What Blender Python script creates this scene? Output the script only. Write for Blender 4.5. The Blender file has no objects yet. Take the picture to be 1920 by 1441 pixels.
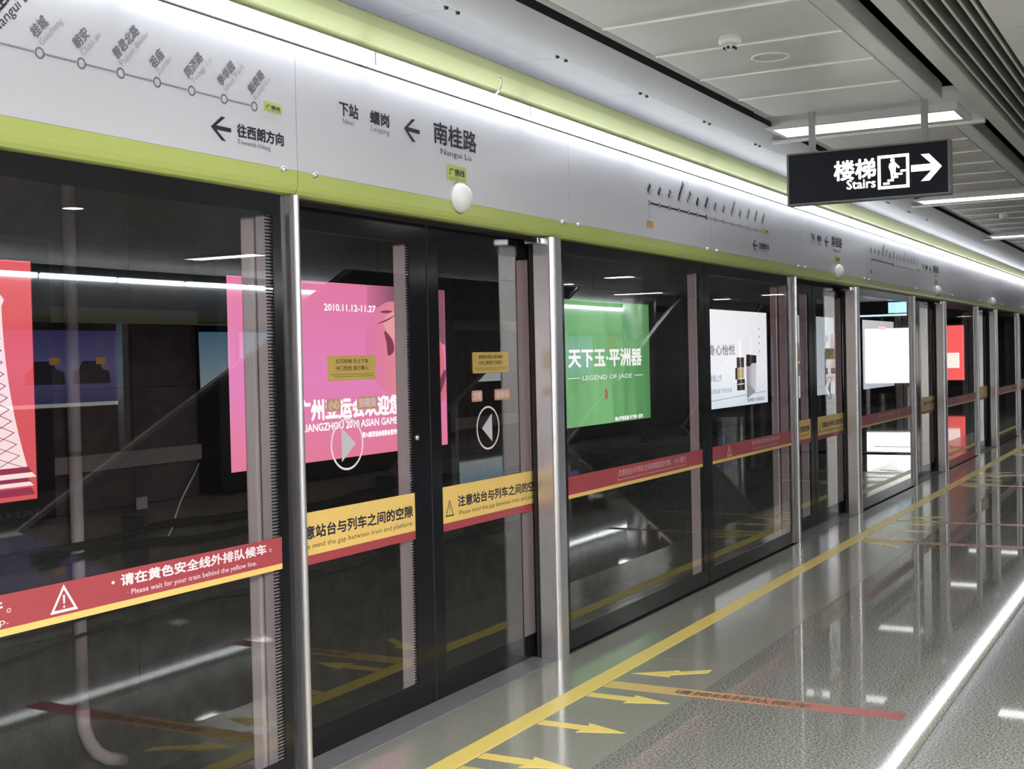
import bpy, bmesh, math, random
from mathutils import Vector, Matrix
random.seed(7)
sc = bpy.context.scene
COL = sc.collection

# ------------------------------------------------------------------ camera, world, exposure
# X runs along the platform, Y = 0 is the face of the screen doors (track beyond, Y > 0), Z up
cam_d = bpy.data.cameras.new('camera'); cam = bpy.data.objects.new('camera', cam_d); COL.objects.link(cam)
YAW, PITCH, ROLL = 3.1415926536 - 2.6428, -0.0195, -0.0222
fw = Vector((math.cos(PITCH)*math.cos(YAW), math.cos(PITCH)*math.sin(YAW), math.sin(PITCH)))
rt = fw.cross(Vector((0, 0, 1))).normalized(); up = rt.cross(fw)
c_, s_ = math.cos(ROLL), math.sin(ROLL)
rt2 = c_*rt + s_*up; up2 = -s_*rt + c_*up
m = Matrix((rt2, up2, -fw)).transposed().to_4x4()
m.translation = Vector((0, -3.055, 1.6))
cam.matrix_world = m
cam_d.sensor_fit = 'HORIZONTAL'; cam_d.sensor_width = 36.0
cam_d.lens = 2398.8/1920*36.0
cam_d.clip_start = 0.05; cam_d.clip_end = 200
sc.camera = cam

w = bpy.data.worlds.new('world'); sc.world = w; w.use_nodes = True
w.node_tree.nodes['Background'].inputs[0].default_value = (0.6, 0.62, 0.7, 1)
w.node_tree.nodes['Background'].inputs[1].default_value = 0.02
sc.view_settings.view_transform = 'Standard'
sc.view_settings.look = 'None'
sc.view_settings.gamma = 1.0
sc.view_settings.use_curve_mapping = False
sc.view_settings.exposure = 1.25
HEADER_LAMP = 4.8
CEIL_LAMP = 1.5          # row beside the doors
HALL_FILL = 74.0         # unseen camera-end rows, added or strengthened to light doors and floor
FAR_LAMP = 10.0          # rows over the far half of the platform
BACKLIT = 0.45           # level of the backlit prints and signs
try:
    sc.cycles.transparent_max_bounces = 48
    sc.cycles.max_bounces = 14
    sc.cycles.diffuse_bounces = 5
    sc.cycles.glossy_bounces = 6
    sc.cycles.sample_clamp_indirect = 6.0
    sc.cycles.caustics_reflective = False
    sc.cycles.caustics_refractive = False
    sc.cycles.use_denoising = True
except Exception:
    pass

# ------------------------------------------------------------------ materials
MATS = {}
def principled(name, col, rough=0.5, metal=0.0, spec=0.5, emit=None, es=0.0):
    if name in MATS: return MATS[name]
    m = bpy.data.materials.new(name); m.use_nodes = True
    b = m.node_tree.nodes['Principled BSDF']
    b.inputs['Base Color'].default_value = (*col, 1)
    b.inputs['Roughness'].default_value = rough
    b.inputs['Metallic'].default_value = metal
    b.inputs['Specular IOR Level'].default_value = spec
    if emit:
        b.inputs['Emission Color'].default_value = (*emit, 1)
        b.inputs['Emission Strength'].default_value = es
    MATS[name] = m
    return m
def srgb(r, g, b):
    f = lambda v: (v/255/12.92) if v/255 <= 0.04045 else ((v/255+0.055)/1.055)**2.4
    return (f(r), f(g), f(b))
def emitter(name, col, st):
    if name in MATS: return MATS[name]
    m = bpy.data.materials.new(name); m.use_nodes = True
    nt = m.node_tree; nt.nodes.clear()
    e = nt.nodes.new('ShaderNodeEmission'); o = nt.nodes.new('ShaderNodeOutputMaterial')
    e.inputs[0].default_value = (*col, 1); e.inputs[1].default_value = st if name.endswith('_tube') else st*BACKLIT
    nt.links.new(e.outputs[0], o.inputs[0])
    MATS[name] = m
    return m
def noisy(name, c1, c2, scale, rough, spec=0.5, metal=0.0, stretch=(1, 1, 1), detail=3, bump=0.0, c3=None, scale2=2.0, coat=0.0):
    """base colour from world-space noise between c1 and c2, broken by a slow variation"""
    if name in MATS: return MATS[name]
    m = bpy.data.materials.new(name); m.use_nodes = True
    nt = m.node_tree; N = nt.nodes; L = nt.links
    b = N['Principled BSDF']
    g = N.new('ShaderNodeNewGeometry'); mp = N.new('ShaderNodeMapping'); mp.inputs['Scale'].default_value = stretch
    L.new(g.outputs['Position'], mp.inputs[0])
    t = N.new('ShaderNodeTexNoise'); t.inputs['Scale'].default_value = scale; t.inputs['Detail'].default_value = detail
    L.new(mp.outputs[0], t.inputs['Vector'])
    r = N.new('ShaderNodeValToRGB'); r.color_ramp.elements[0].position = 0.36; r.color_ramp.elements[1].position = 0.64
    r.color_ramp.elements[0].color = (*c1, 1); r.color_ramp.elements[1].color = (*c2, 1)
    L.new(t.outputs['Fac'], r.inputs[0])
    out = r.outputs[0]
    if c3:
        t2 = N.new('ShaderNodeTexNoise'); t2.inputs['Scale'].default_value = scale2; t2.inputs['Detail'].default_value = 2
        L.new(g.outputs['Position'], t2.inputs['Vector'])
        mx = N.new('ShaderNodeMixRGB'); mx.inputs[2].default_value = (*c3, 1)
        r2 = N.new('ShaderNodeValToRGB'); r2.color_ramp.elements[0].position = 0.45; r2.color_ramp.elements[1].position = 0.75
        r2.color_ramp.elements[1].color = (0.5, 0.5, 0.5, 1)
        L.new(t2.outputs['Fac'], r2.inputs[0]); L.new(r2.outputs[0], mx.inputs[0]); L.new(out, mx.inputs[1]); out = mx.outputs[0]
    L.new(out, b.inputs['Base Color'])
    b.inputs['Roughness'].default_value = rough; b.inputs['Metallic'].default_value = metal
    b.inputs['Specular IOR Level'].default_value = spec
    if bump:
        bp = N.new('ShaderNodeBump'); bp.inputs['Strength'].default_value = bump; bp.inputs['Distance'].default_value = 0.002
        L.new(t.outputs['Fac'], bp.inputs['Height']); L.new(bp.outputs[0], b.inputs['Normal'])
    MATS[name] = m
    return m
def glass(name, tint, boost=1.9, wavy=0.0):
    """clear tinted safety glass: straight-through pane with a Fresnel mirror on the side you look at"""
    m = bpy.data.materials.new(name); m.use_nodes = True
    nt = m.node_tree; nt.nodes.clear(); N = nt.nodes; L = nt.links
    o = N.new('ShaderNodeOutputMaterial'); mix = N.new('ShaderNodeMixShader')
    tr = N.new('ShaderNodeBsdfTransparent'); tr.inputs[0].default_value = (*tint, 1)
    gl = N.new('ShaderNodeBsdfGlossy'); gl.inputs['Roughness'].default_value = 0.0; gl.inputs['Color'].default_value = (0.95, 0.97, 0.95, 1)
    fr = N.new('ShaderNodeFresnel'); fr.inputs['IOR'].default_value = 1.5
    mu = N.new('ShaderNodeMath'); mu.operation = 'MULTIPLY'; mu.inputs[1].default_value = boost; mu.use_clamp = True
    ge = N.new('ShaderNodeNewGeometry'); inv = N.new('ShaderNodeMath'); inv.operation = 'SUBTRACT'; inv.inputs[0].default_value = 1.0
    m2 = N.new('ShaderNodeMath'); m2.operation = 'MULTIPLY'
    L.new(fr.outputs[0], mu.inputs[0]); L.new(ge.outputs['Backfacing'], inv.inputs[1])
    L.new(mu.outputs[0], m2.inputs[0]); L.new(inv.outputs[0], m2.inputs[1])
    if wavy:
        t = N.new('ShaderNodeTexNoise'); t.inputs['Scale'].default_value = 2.2; t.inputs['Detail'].default_value = 0
        bp = N.new('ShaderNodeBump'); bp.inputs['Strength'].default_value = wavy; bp.inputs['Distance'].default_value = 0.003
        L.new(ge.outputs['Position'], t.inputs['Vector']); L.new(t.outputs['Fac'], bp.inputs['Height']); L.new(bp.outputs[0], gl.inputs['Normal'])
    L.new(m2.outputs[0], mix.inputs[0]); L.new(tr.outputs[0], mix.inputs[1]); L.new(gl.outputs[0], mix.inputs[2])
    L.new(mix.outputs[0], o.inputs[0])
    return m
def frit_mat():
    """ceramic print on glass that fades out in horizontal lines"""
    m = bpy.data.materials.new('frit_lines'); m.use_nodes = True
    nt = m.node_tree; nt.nodes.clear(); N = nt.nodes; L = nt.links
    o = N.new('ShaderNodeOutputMaterial'); mix = N.new('ShaderNodeMixShader')
    tr = N.new('ShaderNodeBsdfTransparent'); df = N.new('ShaderNodeBsdfDiffuse'); df.inputs[0].default_value = (0.006, 0.006, 0.007, 1)
    g = N.new('ShaderNodeNewGeometry'); sp = N.new('ShaderNodeSeparateXYZ'); L.new(g.outputs['Position'], sp.inputs[0])
    a = N.new('ShaderNodeMath'); a.operation = 'MULTIPLY'; a.inputs[1].default_value = 2*math.pi/0.0125
    s = N.new('ShaderNodeMath'); s.operation = 'SINE'; c = N.new('ShaderNodeMath'); c.operation = 'GREATER_THAN'; c.inputs[1].default_value = 0.35
    L.new(sp.outputs[2], a.inputs[0]); L.new(a.outputs[0], s.inputs[0]); L.new(s.outputs[0], c.inputs[0])
    L.new(c.outputs[0], mix.inputs[0]); L.new(tr.outputs[0], mix.inputs[1]); L.new(df.outputs[0], mix.inputs[2]); L.new(mix.outputs[0], o.inputs[0])
    return m
def gradient_emitter(name, stops, axis, lo, hi, st, noise=0.0):
    """backlit print whose ink runs from one colour to another along an axis"""
    m = bpy.data.materials.new(name); m.use_nodes = True
    nt = m.node_tree; nt.nodes.clear(); N = nt.nodes; L = nt.links
    o = N.new('ShaderNodeOutputMaterial'); e = N.new('ShaderNodeEmission'); e.inputs[1].default_value = st*BACKLIT
    g = N.new('ShaderNodeNewGeometry'); sp = N.new('ShaderNodeSeparateXYZ'); L.new(g.outputs['Position'], sp.inputs[0])
    mr = N.new('ShaderNodeMapRange'); mr.inputs[1].default_value = lo; mr.inputs[2].default_value = hi
    L.new(sp.outputs[axis], mr.inputs[0]); fac = mr.outputs[0]
    if noise:
        mp = N.new('ShaderNodeMapping'); mp.inputs['Scale'].default_value = (2.2, 1, 0.5); L.new(g.outputs['Position'], mp.inputs[0])
        t = N.new('ShaderNodeTexNoise'); t.inputs['Scale'].default_value = 1.6; t.inputs['Detail'].default_value = 2; L.new(mp.outputs[0], t.inputs['Vector'])
        mm = N.new('ShaderNodeMath'); mm.operation = 'MULTIPLY_ADD'; mm.inputs[1].default_value = noise; L.new(t.outputs['Fac'], mm.inputs[0]); L.new(fac, mm.inputs[2])
        sb = N.new('ShaderNodeMath'); sb.operation = 'SUBTRACT'; sb.inputs[1].default_value = noise*0.5; L.new(mm.outputs[0], sb.inputs[0]); fac = sb.outputs[0]
    r = N.new('ShaderNodeValToRGB')
    while len(r.color_ramp.elements) < len(stops): r.color_ramp.elements.new(0.5)
    for el, (p, c) in zip(r.color_ramp.elements, stops): el.position = p; el.color = (*c, 1)
    L.new(fac, r.inputs[0]); L.new(r.outputs[0], e.inputs[0]); L.new(e.outputs[0], o.inputs[0])
    MATS[name] = m
    return m

M_WHITE = principled('white_enamel', (0.60, 0.60, 0.66), 0.22, 0, 0.4)
M_GREEN = principled('lime_enamel', (0.46, 0.52, 0.155), 0.25, 0, 0.4)
M_STEEL = noisy('brushed_steel', (0.62, 0.60, 0.62), (0.72, 0.70, 0.72), 60, 0.29, 0.5, 0.9, (8, 8, 0.15))
M_ALU = noisy('aluminium', (0.78, 0.75, 0.77), (0.86, 0.83, 0.85), 40, 0.40, 0.5, 0.35, (6, 6, 0.1))
M_CHROME = principled('chrome', (0.75, 0.75, 0.76), 0.1, 1.0)
M_BLACK = principled('black_frit', (0.008, 0.008, 0.010), 0.12, 0, 0.35)
M_SEAL = principled('black_rubber', (0.012, 0.012, 0.013), 0.7)
M_DARK = principled('dark_metal', (0.035, 0.035, 0.04), 0.5)
M_SILL = noisy('sill_steel', (0.20, 0.19, 0.21), (0.28, 0.27, 0.29), 50, 0.36, 0.5, 0.2, (0.2, 6, 1))
M_GLASS = glass('screen_glass', (0.90, 0.885, 0.885), 1.9, 0.06)
M_GLASS2 = glass('door_glass', (0.90, 0.885, 0.885), 1.9, 0.04)
M_FRIT = frit_mat()
M_RED = principled('red_vinyl', (0.33, 0.05, 0.062), 0.45)
M_YEL = principled('yellow_vinyl', (0.70, 0.48, 0.15), 0.45)
M_INK = principled('black_ink', (0.02, 0.018, 0.035), 0.5)
M_GREYINK = principled('grey_ink', (0.16, 0.16, 0.19), 0.5)
M_PALEINK = principled('pale_grey_ink', (0.34, 0.34, 0.37), 0.5)
M_WINK = principled('white_ink', (0.72, 0.66, 0.68), 0.5)
M_BROWNINK = principled('brown_ink', (0.10, 0.07, 0.02), 0.5)
M_GOLD = principled('gold_plate', (0.52, 0.36, 0.10), 0.35, 0.2)
M_TAN = principled('tan_vinyl', (0.45, 0.25, 0.15), 0.5)
M_PINKINK = principled('pale_pink_ink', (0.62, 0.45, 0.48), 0.5)
M_FYEL = principled('yellow_floor_paint', (0.88, 0.70, 0.19), 0.3)
M_CEIL = principled('ceiling_panel_grey', (0.72, 0.725, 0.71), 0.30, 0, 0.35)
M_TRIM = principled('ceiling_trim', (0.64, 0.64, 0.62), 0.35, 0, 0.4)
M_JOINTGLINT = principled('joint_glint_white', (0.95, 0.95, 0.95), 0.3)  # highlight of the panel bevels put into the colour
M_SIDE = principled('trim_side', (0.40, 0.39, 0.40), 0.45)
M_LIP = principled('bright_lip', (0.75, 0.75, 0.74), 0.3)
M_LAV = principled('soffit_lavender', (0.10, 0.098, 0.140), 0.4, 0.0, 0.3)
M_GREENUP = principled('soffit_lime', (0.46, 0.49, 0.27), 0.3, 0, 0.4)
M_VOID = principled('plenum_black', (0.010, 0.010, 0.012), 0.9)
M_FIN = principled('fin_grey', (0.20, 0.20, 0.19), 0.5)
M_FINEDGE = principled('fin_edge', (0.62, 0.62, 0.55), 0.4)
M_EDGE = noisy('edge_stone', (0.23, 0.24, 0.20), (0.34, 0.35, 0.305), 130, 0.13, 0.55, 0, (1, 1, 1), 4, 0.0, (0.33, 0.31, 0.27), 1.1)
M_GRAN = noisy('speckled_granite', (0.10, 0.102, 0.093), (0.40, 0.405, 0.375), 95, 0.03, 0.55, 0, (1, 1, 1), 5, 0.0, (0.22, 0.215, 0.20), 1.4)
M_JOINT = principled('floor_joint', (0.10, 0.10, 0.10), 0.8)
M_TWALL = noisy('tunnel_cladding', (0.085, 0.070, 0.070), (0.115, 0.095, 0.092), 9, 0.6, 0.3, 0, (1, 1, 1), 4)
M_TBASE = noisy('tunnel_concrete', (0.05, 0.045, 0.042), (0.085, 0.078, 0.068), 5, 0.9, 0.2, 0, (1, 1, 1), 5)
M_PIPE = principled('grey_pipe', (0.62, 0.55, 0.58), 0.5)
M_RAIL = principled('grey_rail', (0.26, 0.23, 0.23), 0.6)
M_CABLE = principled('black_cable', (0.010, 0.009, 0.010), 0.8)
M_BOXF = principled('lightbox_frame', (0.012, 0.011, 0.012), 0.4)
M_LAMP = emitter('header_tube', (0.93, 0.98, 1.0), HEADER_LAMP)
M_CLAMP = emitter('ceiling_tube', (1.0, 0.99, 0.96), CEIL_LAMP)
M_HFILL = emitter('hall_fill_tube', (1.0, 0.99, 0.96), HALL_FILL)
M_FLAMP = emitter('far_tube', (1.0, 0.99, 0.96), FAR_LAMP)
M_SIGN = principled('sign_black', (0.010, 0.011, 0.017), 0.4, 0, 0.2)
M_SIGNF = principled('sign_frame', (0.16, 0.16, 0.17), 0.4)
M_SIGNW = emitter('sign_white', (1, 1, 1), 2.2)
M_STAIR = noisy('stair_cladding', (0.06, 0.055, 0.055), (0.09, 0.085, 0.085), 3, 0.5)
M_WALLG = noisy('grey_wall', (0.14, 0.13, 0.13), (0.18, 0.17, 0.17), 4, 0.6)
M_DOME = principled('opal_dome', (0.82, 0.82, 0.82), 0.25)

# ------------------------------------------------------------------ mesh helpers
ORG = {}
def bm_box(bm, x0, x1, y0, y1, z0, z1, bev=0.0, seg=2):
    vs = [bm.verts.new(p) for p in ((x0,y0,z0),(x1,y0,z0),(x1,y1,z0),(x0,y1,z0),(x0,y0,z1),(x1,y0,z1),(x1,y1,z1),(x0,y1,z1))]
    fs = [bm.faces.new([vs[i] for i in q]) for q in ((3,2,1,0),(4,5,6,7),(0,1,5,4),(1,2,6,5),(2,3,7,6),(3,0,4,7))]
    if bev > 0:
        es = list({e for f in fs for e in f.edges})
        bmesh.ops.bevel(bm, geom=es, offset=bev, segments=seg, affect='EDGES', profile=0.5)
def bm_prism(bm, poly, axis, a0, a1):
    """poly: 2-D points; axis 'x' -> (y,z), 'y' -> (x,z), 'z' -> (x,y)"""
    def P(p, a):
        return {'x': (a, p[0], p[1]), 'y': (p[0], a, p[1]), 'z': (p[0], p[1], a)}[axis]
    A = [bm.verts.new(P(p, a0)) for p in poly]; B = [bm.verts.new(P(p, a1)) for p in poly]
    n = len(poly)
    bm.faces.new(A); bm.faces.new(B[::-1])
    for i in range(n):
        bm.faces.new((A[i], B[i], B[(i+1) % n], A[(i+1) % n]))
    bmesh.ops.recalc_face_normals(bm, faces=bm.faces[:])
def bm_tube(bm, pts, r, n=12, caps=True):
    pts = [Vector(p) for p in pts]; rings = []
    for i, p in enumerate(pts):
        d = (pts[min(i+1, len(pts)-1)] - pts[max(i-1, 0)]).normalized()
        a = Vector((0, 0, 1)) if abs(d.z) < 0.9 else Vector((1, 0, 0))
        u = d.cross(a).normalized(); v = d.cross(u)
        rings.append([bm.verts.new(p + r*(math.cos(2*math.pi*k/n)*u + math.sin(2*math.pi*k/n)*v)) for k in range(n)])
    for a, b in zip(rings, rings[1:]):
        for k in range(n): bm.faces.new((a[k], a[(k+1) % n], b[(k+1) % n], b[k]))
    if caps:
        bm.faces.new(rings[0][::-1]); bm.faces.new(rings[-1])
    bmesh.ops.recalc_face_normals(bm, faces=bm.faces[:])
def bm_lathe(bm, prof, centre, axis='z', n=24):
    """prof: (radius, height) pairs turned about an axis through centre"""
    c = Vector(centre); rings = []
    ax = {'z': (Vector((1,0,0)), Vector((0,1,0)), Vector((0,0,1))), 'y': (Vector((1,0,0)), Vector((0,0,1)), Vector((0,1,0))), 'x': (Vector((0,1,0)), Vector((0,0,1)), Vector((1,0,0)))}[axis]
    for r, h in prof:
        if r < 1e-6: rings.append([bm.verts.new(c + ax[2]*h)])
        else: rings.append([bm.verts.new(c + ax[2]*h + r*(math.cos(2*math.pi*k/n)*ax[0] + math.sin(2*math.pi*k/n)*ax[1])) for k in range(n)])
    for a, b in zip(rings, rings[1:]):
        if len(a) == 1 and len(b) > 1:
            for k in range(n): bm.faces.new((a[0], b[(k+1) % n], b[k]))
        elif len(b) == 1 and len(a) > 1:
            for k in range(n): bm.faces.new((a[k], a[(k+1) % n], b[0]))
        elif len(a) > 1:
            for k in range(n): bm.faces.new((a[k], a[(k+1) % n], b[(k+1) % n], b[k]))
    bmesh.ops.recalc_face_normals(bm, faces=bm.faces[:])
def link(name, me, parent=None):
    o = bpy.data.objects.new(name, me); COL.objects.link(o)
    if parent: o.parent = parent
    return o
def obj(name, build, mat, parent=None, smooth=False):
    """build(bm) makes the shape in world coordinates; stored relative to the thing's base"""
    bm = bmesh.new(); build(bm)
    if parent: org = ORG[parent.name]
    else:
        xs = [v.co for v in bm.verts]
        org = Vector(((min(v.x for v in xs)+max(v.x for v in xs))/2, (min(v.y for v in xs)+max(v.y for v in xs))/2, min(v.z for v in xs)))
    for v in bm.verts: v.co -= org
    me = bpy.data.meshes.new(name); bm.to_mesh(me); bm.free()
    me.materials.append(mat)
    if smooth:
        for p in me.polygons: p.use_smooth = True
    o = link(name, me, parent)
    if not parent: o.location = org
    ORG[o.name] = org
    return o
def box(name, x0, x1, y0, y1, z0, z1, mat, parent=None, bev=0.0):
    return obj(name, lambda bm: bm_box(bm, x0, x1, y0, y1, z0, z1, bev), mat, parent)
def prism(name, poly, axis, a0, a1, mat, parent=None, smooth=False):
    return obj(name, lambda bm: bm_prism(bm, poly, axis, a0, a1), mat, parent, smooth)
def tube(name, pts, r, mat, parent=None, n=12):
    return obj(name, lambda bm: bm_tube(bm, pts, r, n), mat, parent, True)
def tag(o, label=None, cat=None, group=None, kind=None):
    if label: o['label'] = label
    if cat: o['category'] = cat
    if group: o['group'] = group
    if kind: o['kind'] = kind
    return o
def thing(name, loc, label=None, cat=None, group=None, kind=None):
    o = bpy.data.objects.new(name, None); COL.objects.link(o); o.location = loc; o.empty_display_size = 0.1
    ORG[o.name] = Vector(loc)
    return tag(o, label, cat, group, kind)
TXT = {}
def text_mesh(body, bold):
    k = (body, bold)
    if k not in TXT:
        cu = bpy.data.curves.new('lettering', 'FONT'); cu.body = body; cu.resolution_u = 2
        o = bpy.data.objects.new('lettering', cu); COL.objects.link(o)
        dg = bpy.context.evaluated_depsgraph_get()
        me = bpy.data.meshes.new_from_object(o.evaluated_get(dg))
        bpy.data.objects.remove(o); bpy.data.curves.remove(cu)
        if bold > 0:            # heavier weight: the glyphs struck several times with a small shift
            bm = bmesh.new(); n = 6
            for q in range(n):
                a = 2*math.pi*(q+0.5)/n; v0 = len(bm.verts); bm.from_mesh(me); bm.verts.ensure_lookup_table()
                for v in bm.verts[v0:]: v.co.x += bold*math.cos(a); v.co.y += bold*math.sin(a); v.co.z += 0.00004*q
            bm.to_mesh(me); bm.free()
        xs = [v.co.x for v in me.vertices]
        TXT[k] = (me, min(xs), max(xs))
    return TXT[k]
FACE = {'-Y': (math.pi/2, 0, 0), '-X': (math.pi/2, 0, -math.pi/2), '+Y': (math.pi/2, 0, math.pi), 'up': (0, 0, 0), '+X': (math.pi/2, 0, math.pi/2)}
def text(body, pos, width, height, mat, parent, face='-Y', bold=0.0, name='lettering', tilt=0.0, em=True, rot=None):
    """flat print: width = width of the whole line, height = em height; pos = lower left of the line"""
    me0, x0, x1 = text_mesh(body, bold)
    key = (body, bold, mat.name)
    if key not in TXT:
        me = me0.copy(); me.materials.clear(); me.materials.append(mat); TXT[key] = me
    o = bpy.data.objects.new(name, TXT[key]); COL.objects.link(o)
    sx = width/(x1-x0); sy = height
    Mx = Matrix.Translation(Vector(pos)) @ (Matrix.Rotation(0, 4, 'X'))
    from mathutils import Euler
    R = Euler(FACE[face] if rot is None else rot).to_matrix().to_4x4() @ Matrix.Rotation(tilt, 4, 'Z')
    M = Matrix.Translation(Vector(pos)) @ R @ Matrix.Diagonal((sx, sy, 1, 1)) @ Matrix.Translation((-x0, 0, 0))
    if parent:
        o.parent = parent
        M = Matrix.Translation(-ORG[parent.name]) @ M
    o.matrix_basis = M
    ORG[o.name] = ORG[parent.name] if parent else Vector(pos)
    return o
def plate(name, poly, face, at, th, mat, parent):
    """thin plate cut to a 2-D outline; on the -Y face the outline is (x,z), on -X it is (y,z), on the floor (x,y)"""
    ax, a0, a1 = {'-Y': ('y', at-th, at), '+Y': ('y', at, at+th), '-X': ('x', at-th, at), 'up': ('z', at, at+th)}[face]
    return prism(name, poly, ax, a0, a1, mat, parent)
def ring_poly(bm, cx, cz, r0, r1, rx, y0, y1, n=28):
    """flat ring facing -Y; rx stretches it in x"""
    for k in range(n):
        a, b = 2*math.pi*k/n, 2*math.pi*(k+1)/n
        q = [(cx+r*math.cos(t)*rx, cz+r*math.sin(t)) for r, t in ((r0, a), (r1, a), (r1, b), (r0, b))]
        vs = [bm.verts.new((p[0], y0, p[1])) for p in q]
        bm.faces.new(vs[::-1])
    bmesh.ops.remove_doubles(bm, verts=bm.verts[:], dist=1e-6)
    bmesh.ops.recalc_face_normals(bm, faces=bm.faces[:])
def ellipse(cx, cz, rx, rz, n=24, a0=0, a1=2*math.pi):
    return [(cx+rx*math.cos(a0+(a1-a0)*k/n), cz+rz*math.sin(a0+(a1-a0)*k/n)) for k in range(n)]
ORD = ['first', 'second', 'third', 'fourth', 'fifth', 'sixth', 'seventh', 'eighth', 'ninth', 'tenth', 'eleventh', 'twelfth', 'thirteenth', 'fourteenth', 'fifteenth', 'sixteenth', 'seventeenth', 'eighteenth', 'nineteenth', 'twentieth', 'twenty-first', 'twenty-second', 'twenty-third', 'twenty-fourth', 'twenty-fifth', 'twenty-sixth', 'twenty-seventh']

XA, XB = -6.0, 62.0          # ends of the station hall
DOORS = [(3.95, 6.05), (10.66, 12.72), (15.62, 17.52), (20.35, 22.2), (25.05, 26.95)]
POSTW = 0.12
SCREENS = [(1.30, 3.87), (6.18, 8.455), (8.465, 10.58), (12.85, 15.54), (17.65, 20.27), (22.33, 24.97), (27.1, 29.9)]
SEAMS = [-3.1, -0.8, 1.58, 3.93, 6.305, 8.572, 10.83, 13.2, 15.74, 18.1, 20.52, 22.9, 25.3, 27.65, 30.1]
DOMES = {3.93: 5.13, 10.83: 12.05, 15.74: 17.04, 20.52: 21.84, 25.3: 26.3}

# ------------------------------------------------------------------ setting: floor
floor = thing('floor', (0, -5, 0), kind='structure')
box('floor_bed', XA, XB, -13.2+2.8, 0.0, -0.4, -0.012, M_JOINT, floor)
x = -0.9
while x < 30:
    box('edge_slab', x, x+1.197, -0.917, -0.004, -0.012, 0.0, M_EDGE, floor); x += 1.2
x = -0.9; i = 0
while x < 20:
    for r in range(2):
        y1 = -0.92-1.1*r
        box('granite_slab', x, x+1.197, y1-1.0975, y1-0.0005, -0.012, 0.0, M_GRAN, floor)
    x += 1.2
box('granite_field', 20.1, XB, -3.12, -0.92, -0.012, 0.0, M_GRAN, floor)
box('granite_field', XA, XB, -10.38, -3.121, -0.012, 0.0, M_GRAN, floor)
box('granite_field', XA, -0.905, -3.12, -0.005, -0.012, 0.0, M_GRAN, floor)
box('edge_field', 30.3, XB, -0.917, -0.004, -0.012, 0.0, M_EDGE, floor)

# track side of the platform and the track bed
tb = thing('floor_track', (14, 1.8, -1.25), kind='structure')
box('track_slab', XA, XB, 0.36, 3.6, -1.4, -1.2, M_TBASE, tb)
box('platform_face', XA, XB, 0.02, 0.36, -1.3, -0.02, M_TBASE, tb)
wt = thing('wall_track', (14, 3.5, 0), kind='structure')
box('wall_base', XA, XB, 3.42, 3.7, -1.3, 4.2, M_TBASE, wt)
x = XA+0.43
while x < 32:
    for z0, z1 in ((-1.15, -0.1), (-0.09, 0.66), (0.67, 1.46), (1.47, 2.42), (2.43, 3.3)):
        box('wall_panel', x, x+1.49, 3.40, 3.42, z0, z1, M_TWALL if z0 > -0.5 else M_TBASE, wt)
    x += 1.5
box('wall_panel', x, XB, 3.40, 3.42, -1.15, 3.3, M_TWALL, wt)
box('tunnel_roof', XA, XB, 0.3, 3.7, 3.6, 4.2, M_VOID, wt)
box('header_back', XA, XB, 0.33, 0.42, 2.26, 3.6, M_DARK, wt)

# ------------------------------------------------------------------ setting: ceiling
ceil = thing('ceiling', (14, -3, 3.0), kind='structure')
box('plenum_roof', XA, XB, -10.6, 0.4, 3.55, 3.7, M_VOID, ceil)
LIGHT_X = [7.98+4.52*k for k in range(-2, 6)]
for k, lx in enumerate(LIGHT_X):
    t0, t1 = lx-4.52+0.36, lx-0.56            # tray between two lamps
    n = 6; stp = (t1-t0)/n
    if lx < 26:
        for j in range(n):
            box('ceiling_panel', t0+j*stp+0.004, t0+(j+1)*stp-0.004, -1.668, -0.800, 3.0, 3.022, M_CEIL, ceil, 0.003)
        for j in range(1, n): box('joint_glint', t0+j*stp-0.0075, t0+j*stp+0.0075, -1.668, -0.800, 2.994, 3.004, M_JOINTGLINT, ceil)  # white strips stand in for bevel edges catching light
        prism('edge_trim', [(-0.797, 3.0), (-0.768, 2.995), (-0.766, 3.012), (-0.78, 3.02), (-0.797, 3.02)], 'x', t0, t1, M_TRIM, ceil)
        prism('edge_trim', [(-1.672, 3.002), (-1.672, 3.09), (-1.765, 3.09), (-1.768, 2.992), (-1.755, 2.99)], 'x', t0, t1, M_TRIM, ceil)
        box('trim_flange', t0, t1, -1.772, -1.769, 3.0, 3.080, M_SIDE, ceil)
        box('tray_back', t0, t1, -1.70, -0.82, 3.03, 3.08, M_VOID, ceil)
        for q in range(3):      # hangers and ducts seen in the black gaps
            hx = t0+0.5+q*1.3
            box('ceiling_hanger', hx, hx+0.05, -1.86, -1.83, 3.12, 3.55, M_RAIL, ceil)
            box('ceiling_hanger', hx+0.3, hx+0.42, -0.75, -0.70, 3.1, 3.3, M_SIDE, ceil)
    else:
        box('ceiling_panel', t0, t1, -1.768, -0.765, 3.0, 3.022, M_CEIL, ceil)
box('ceiling_panel', LIGHT_X[-1]+0.4, XB, -1.768, -0.765, 3.0, 3.022, M_CEIL, ceil)
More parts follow.
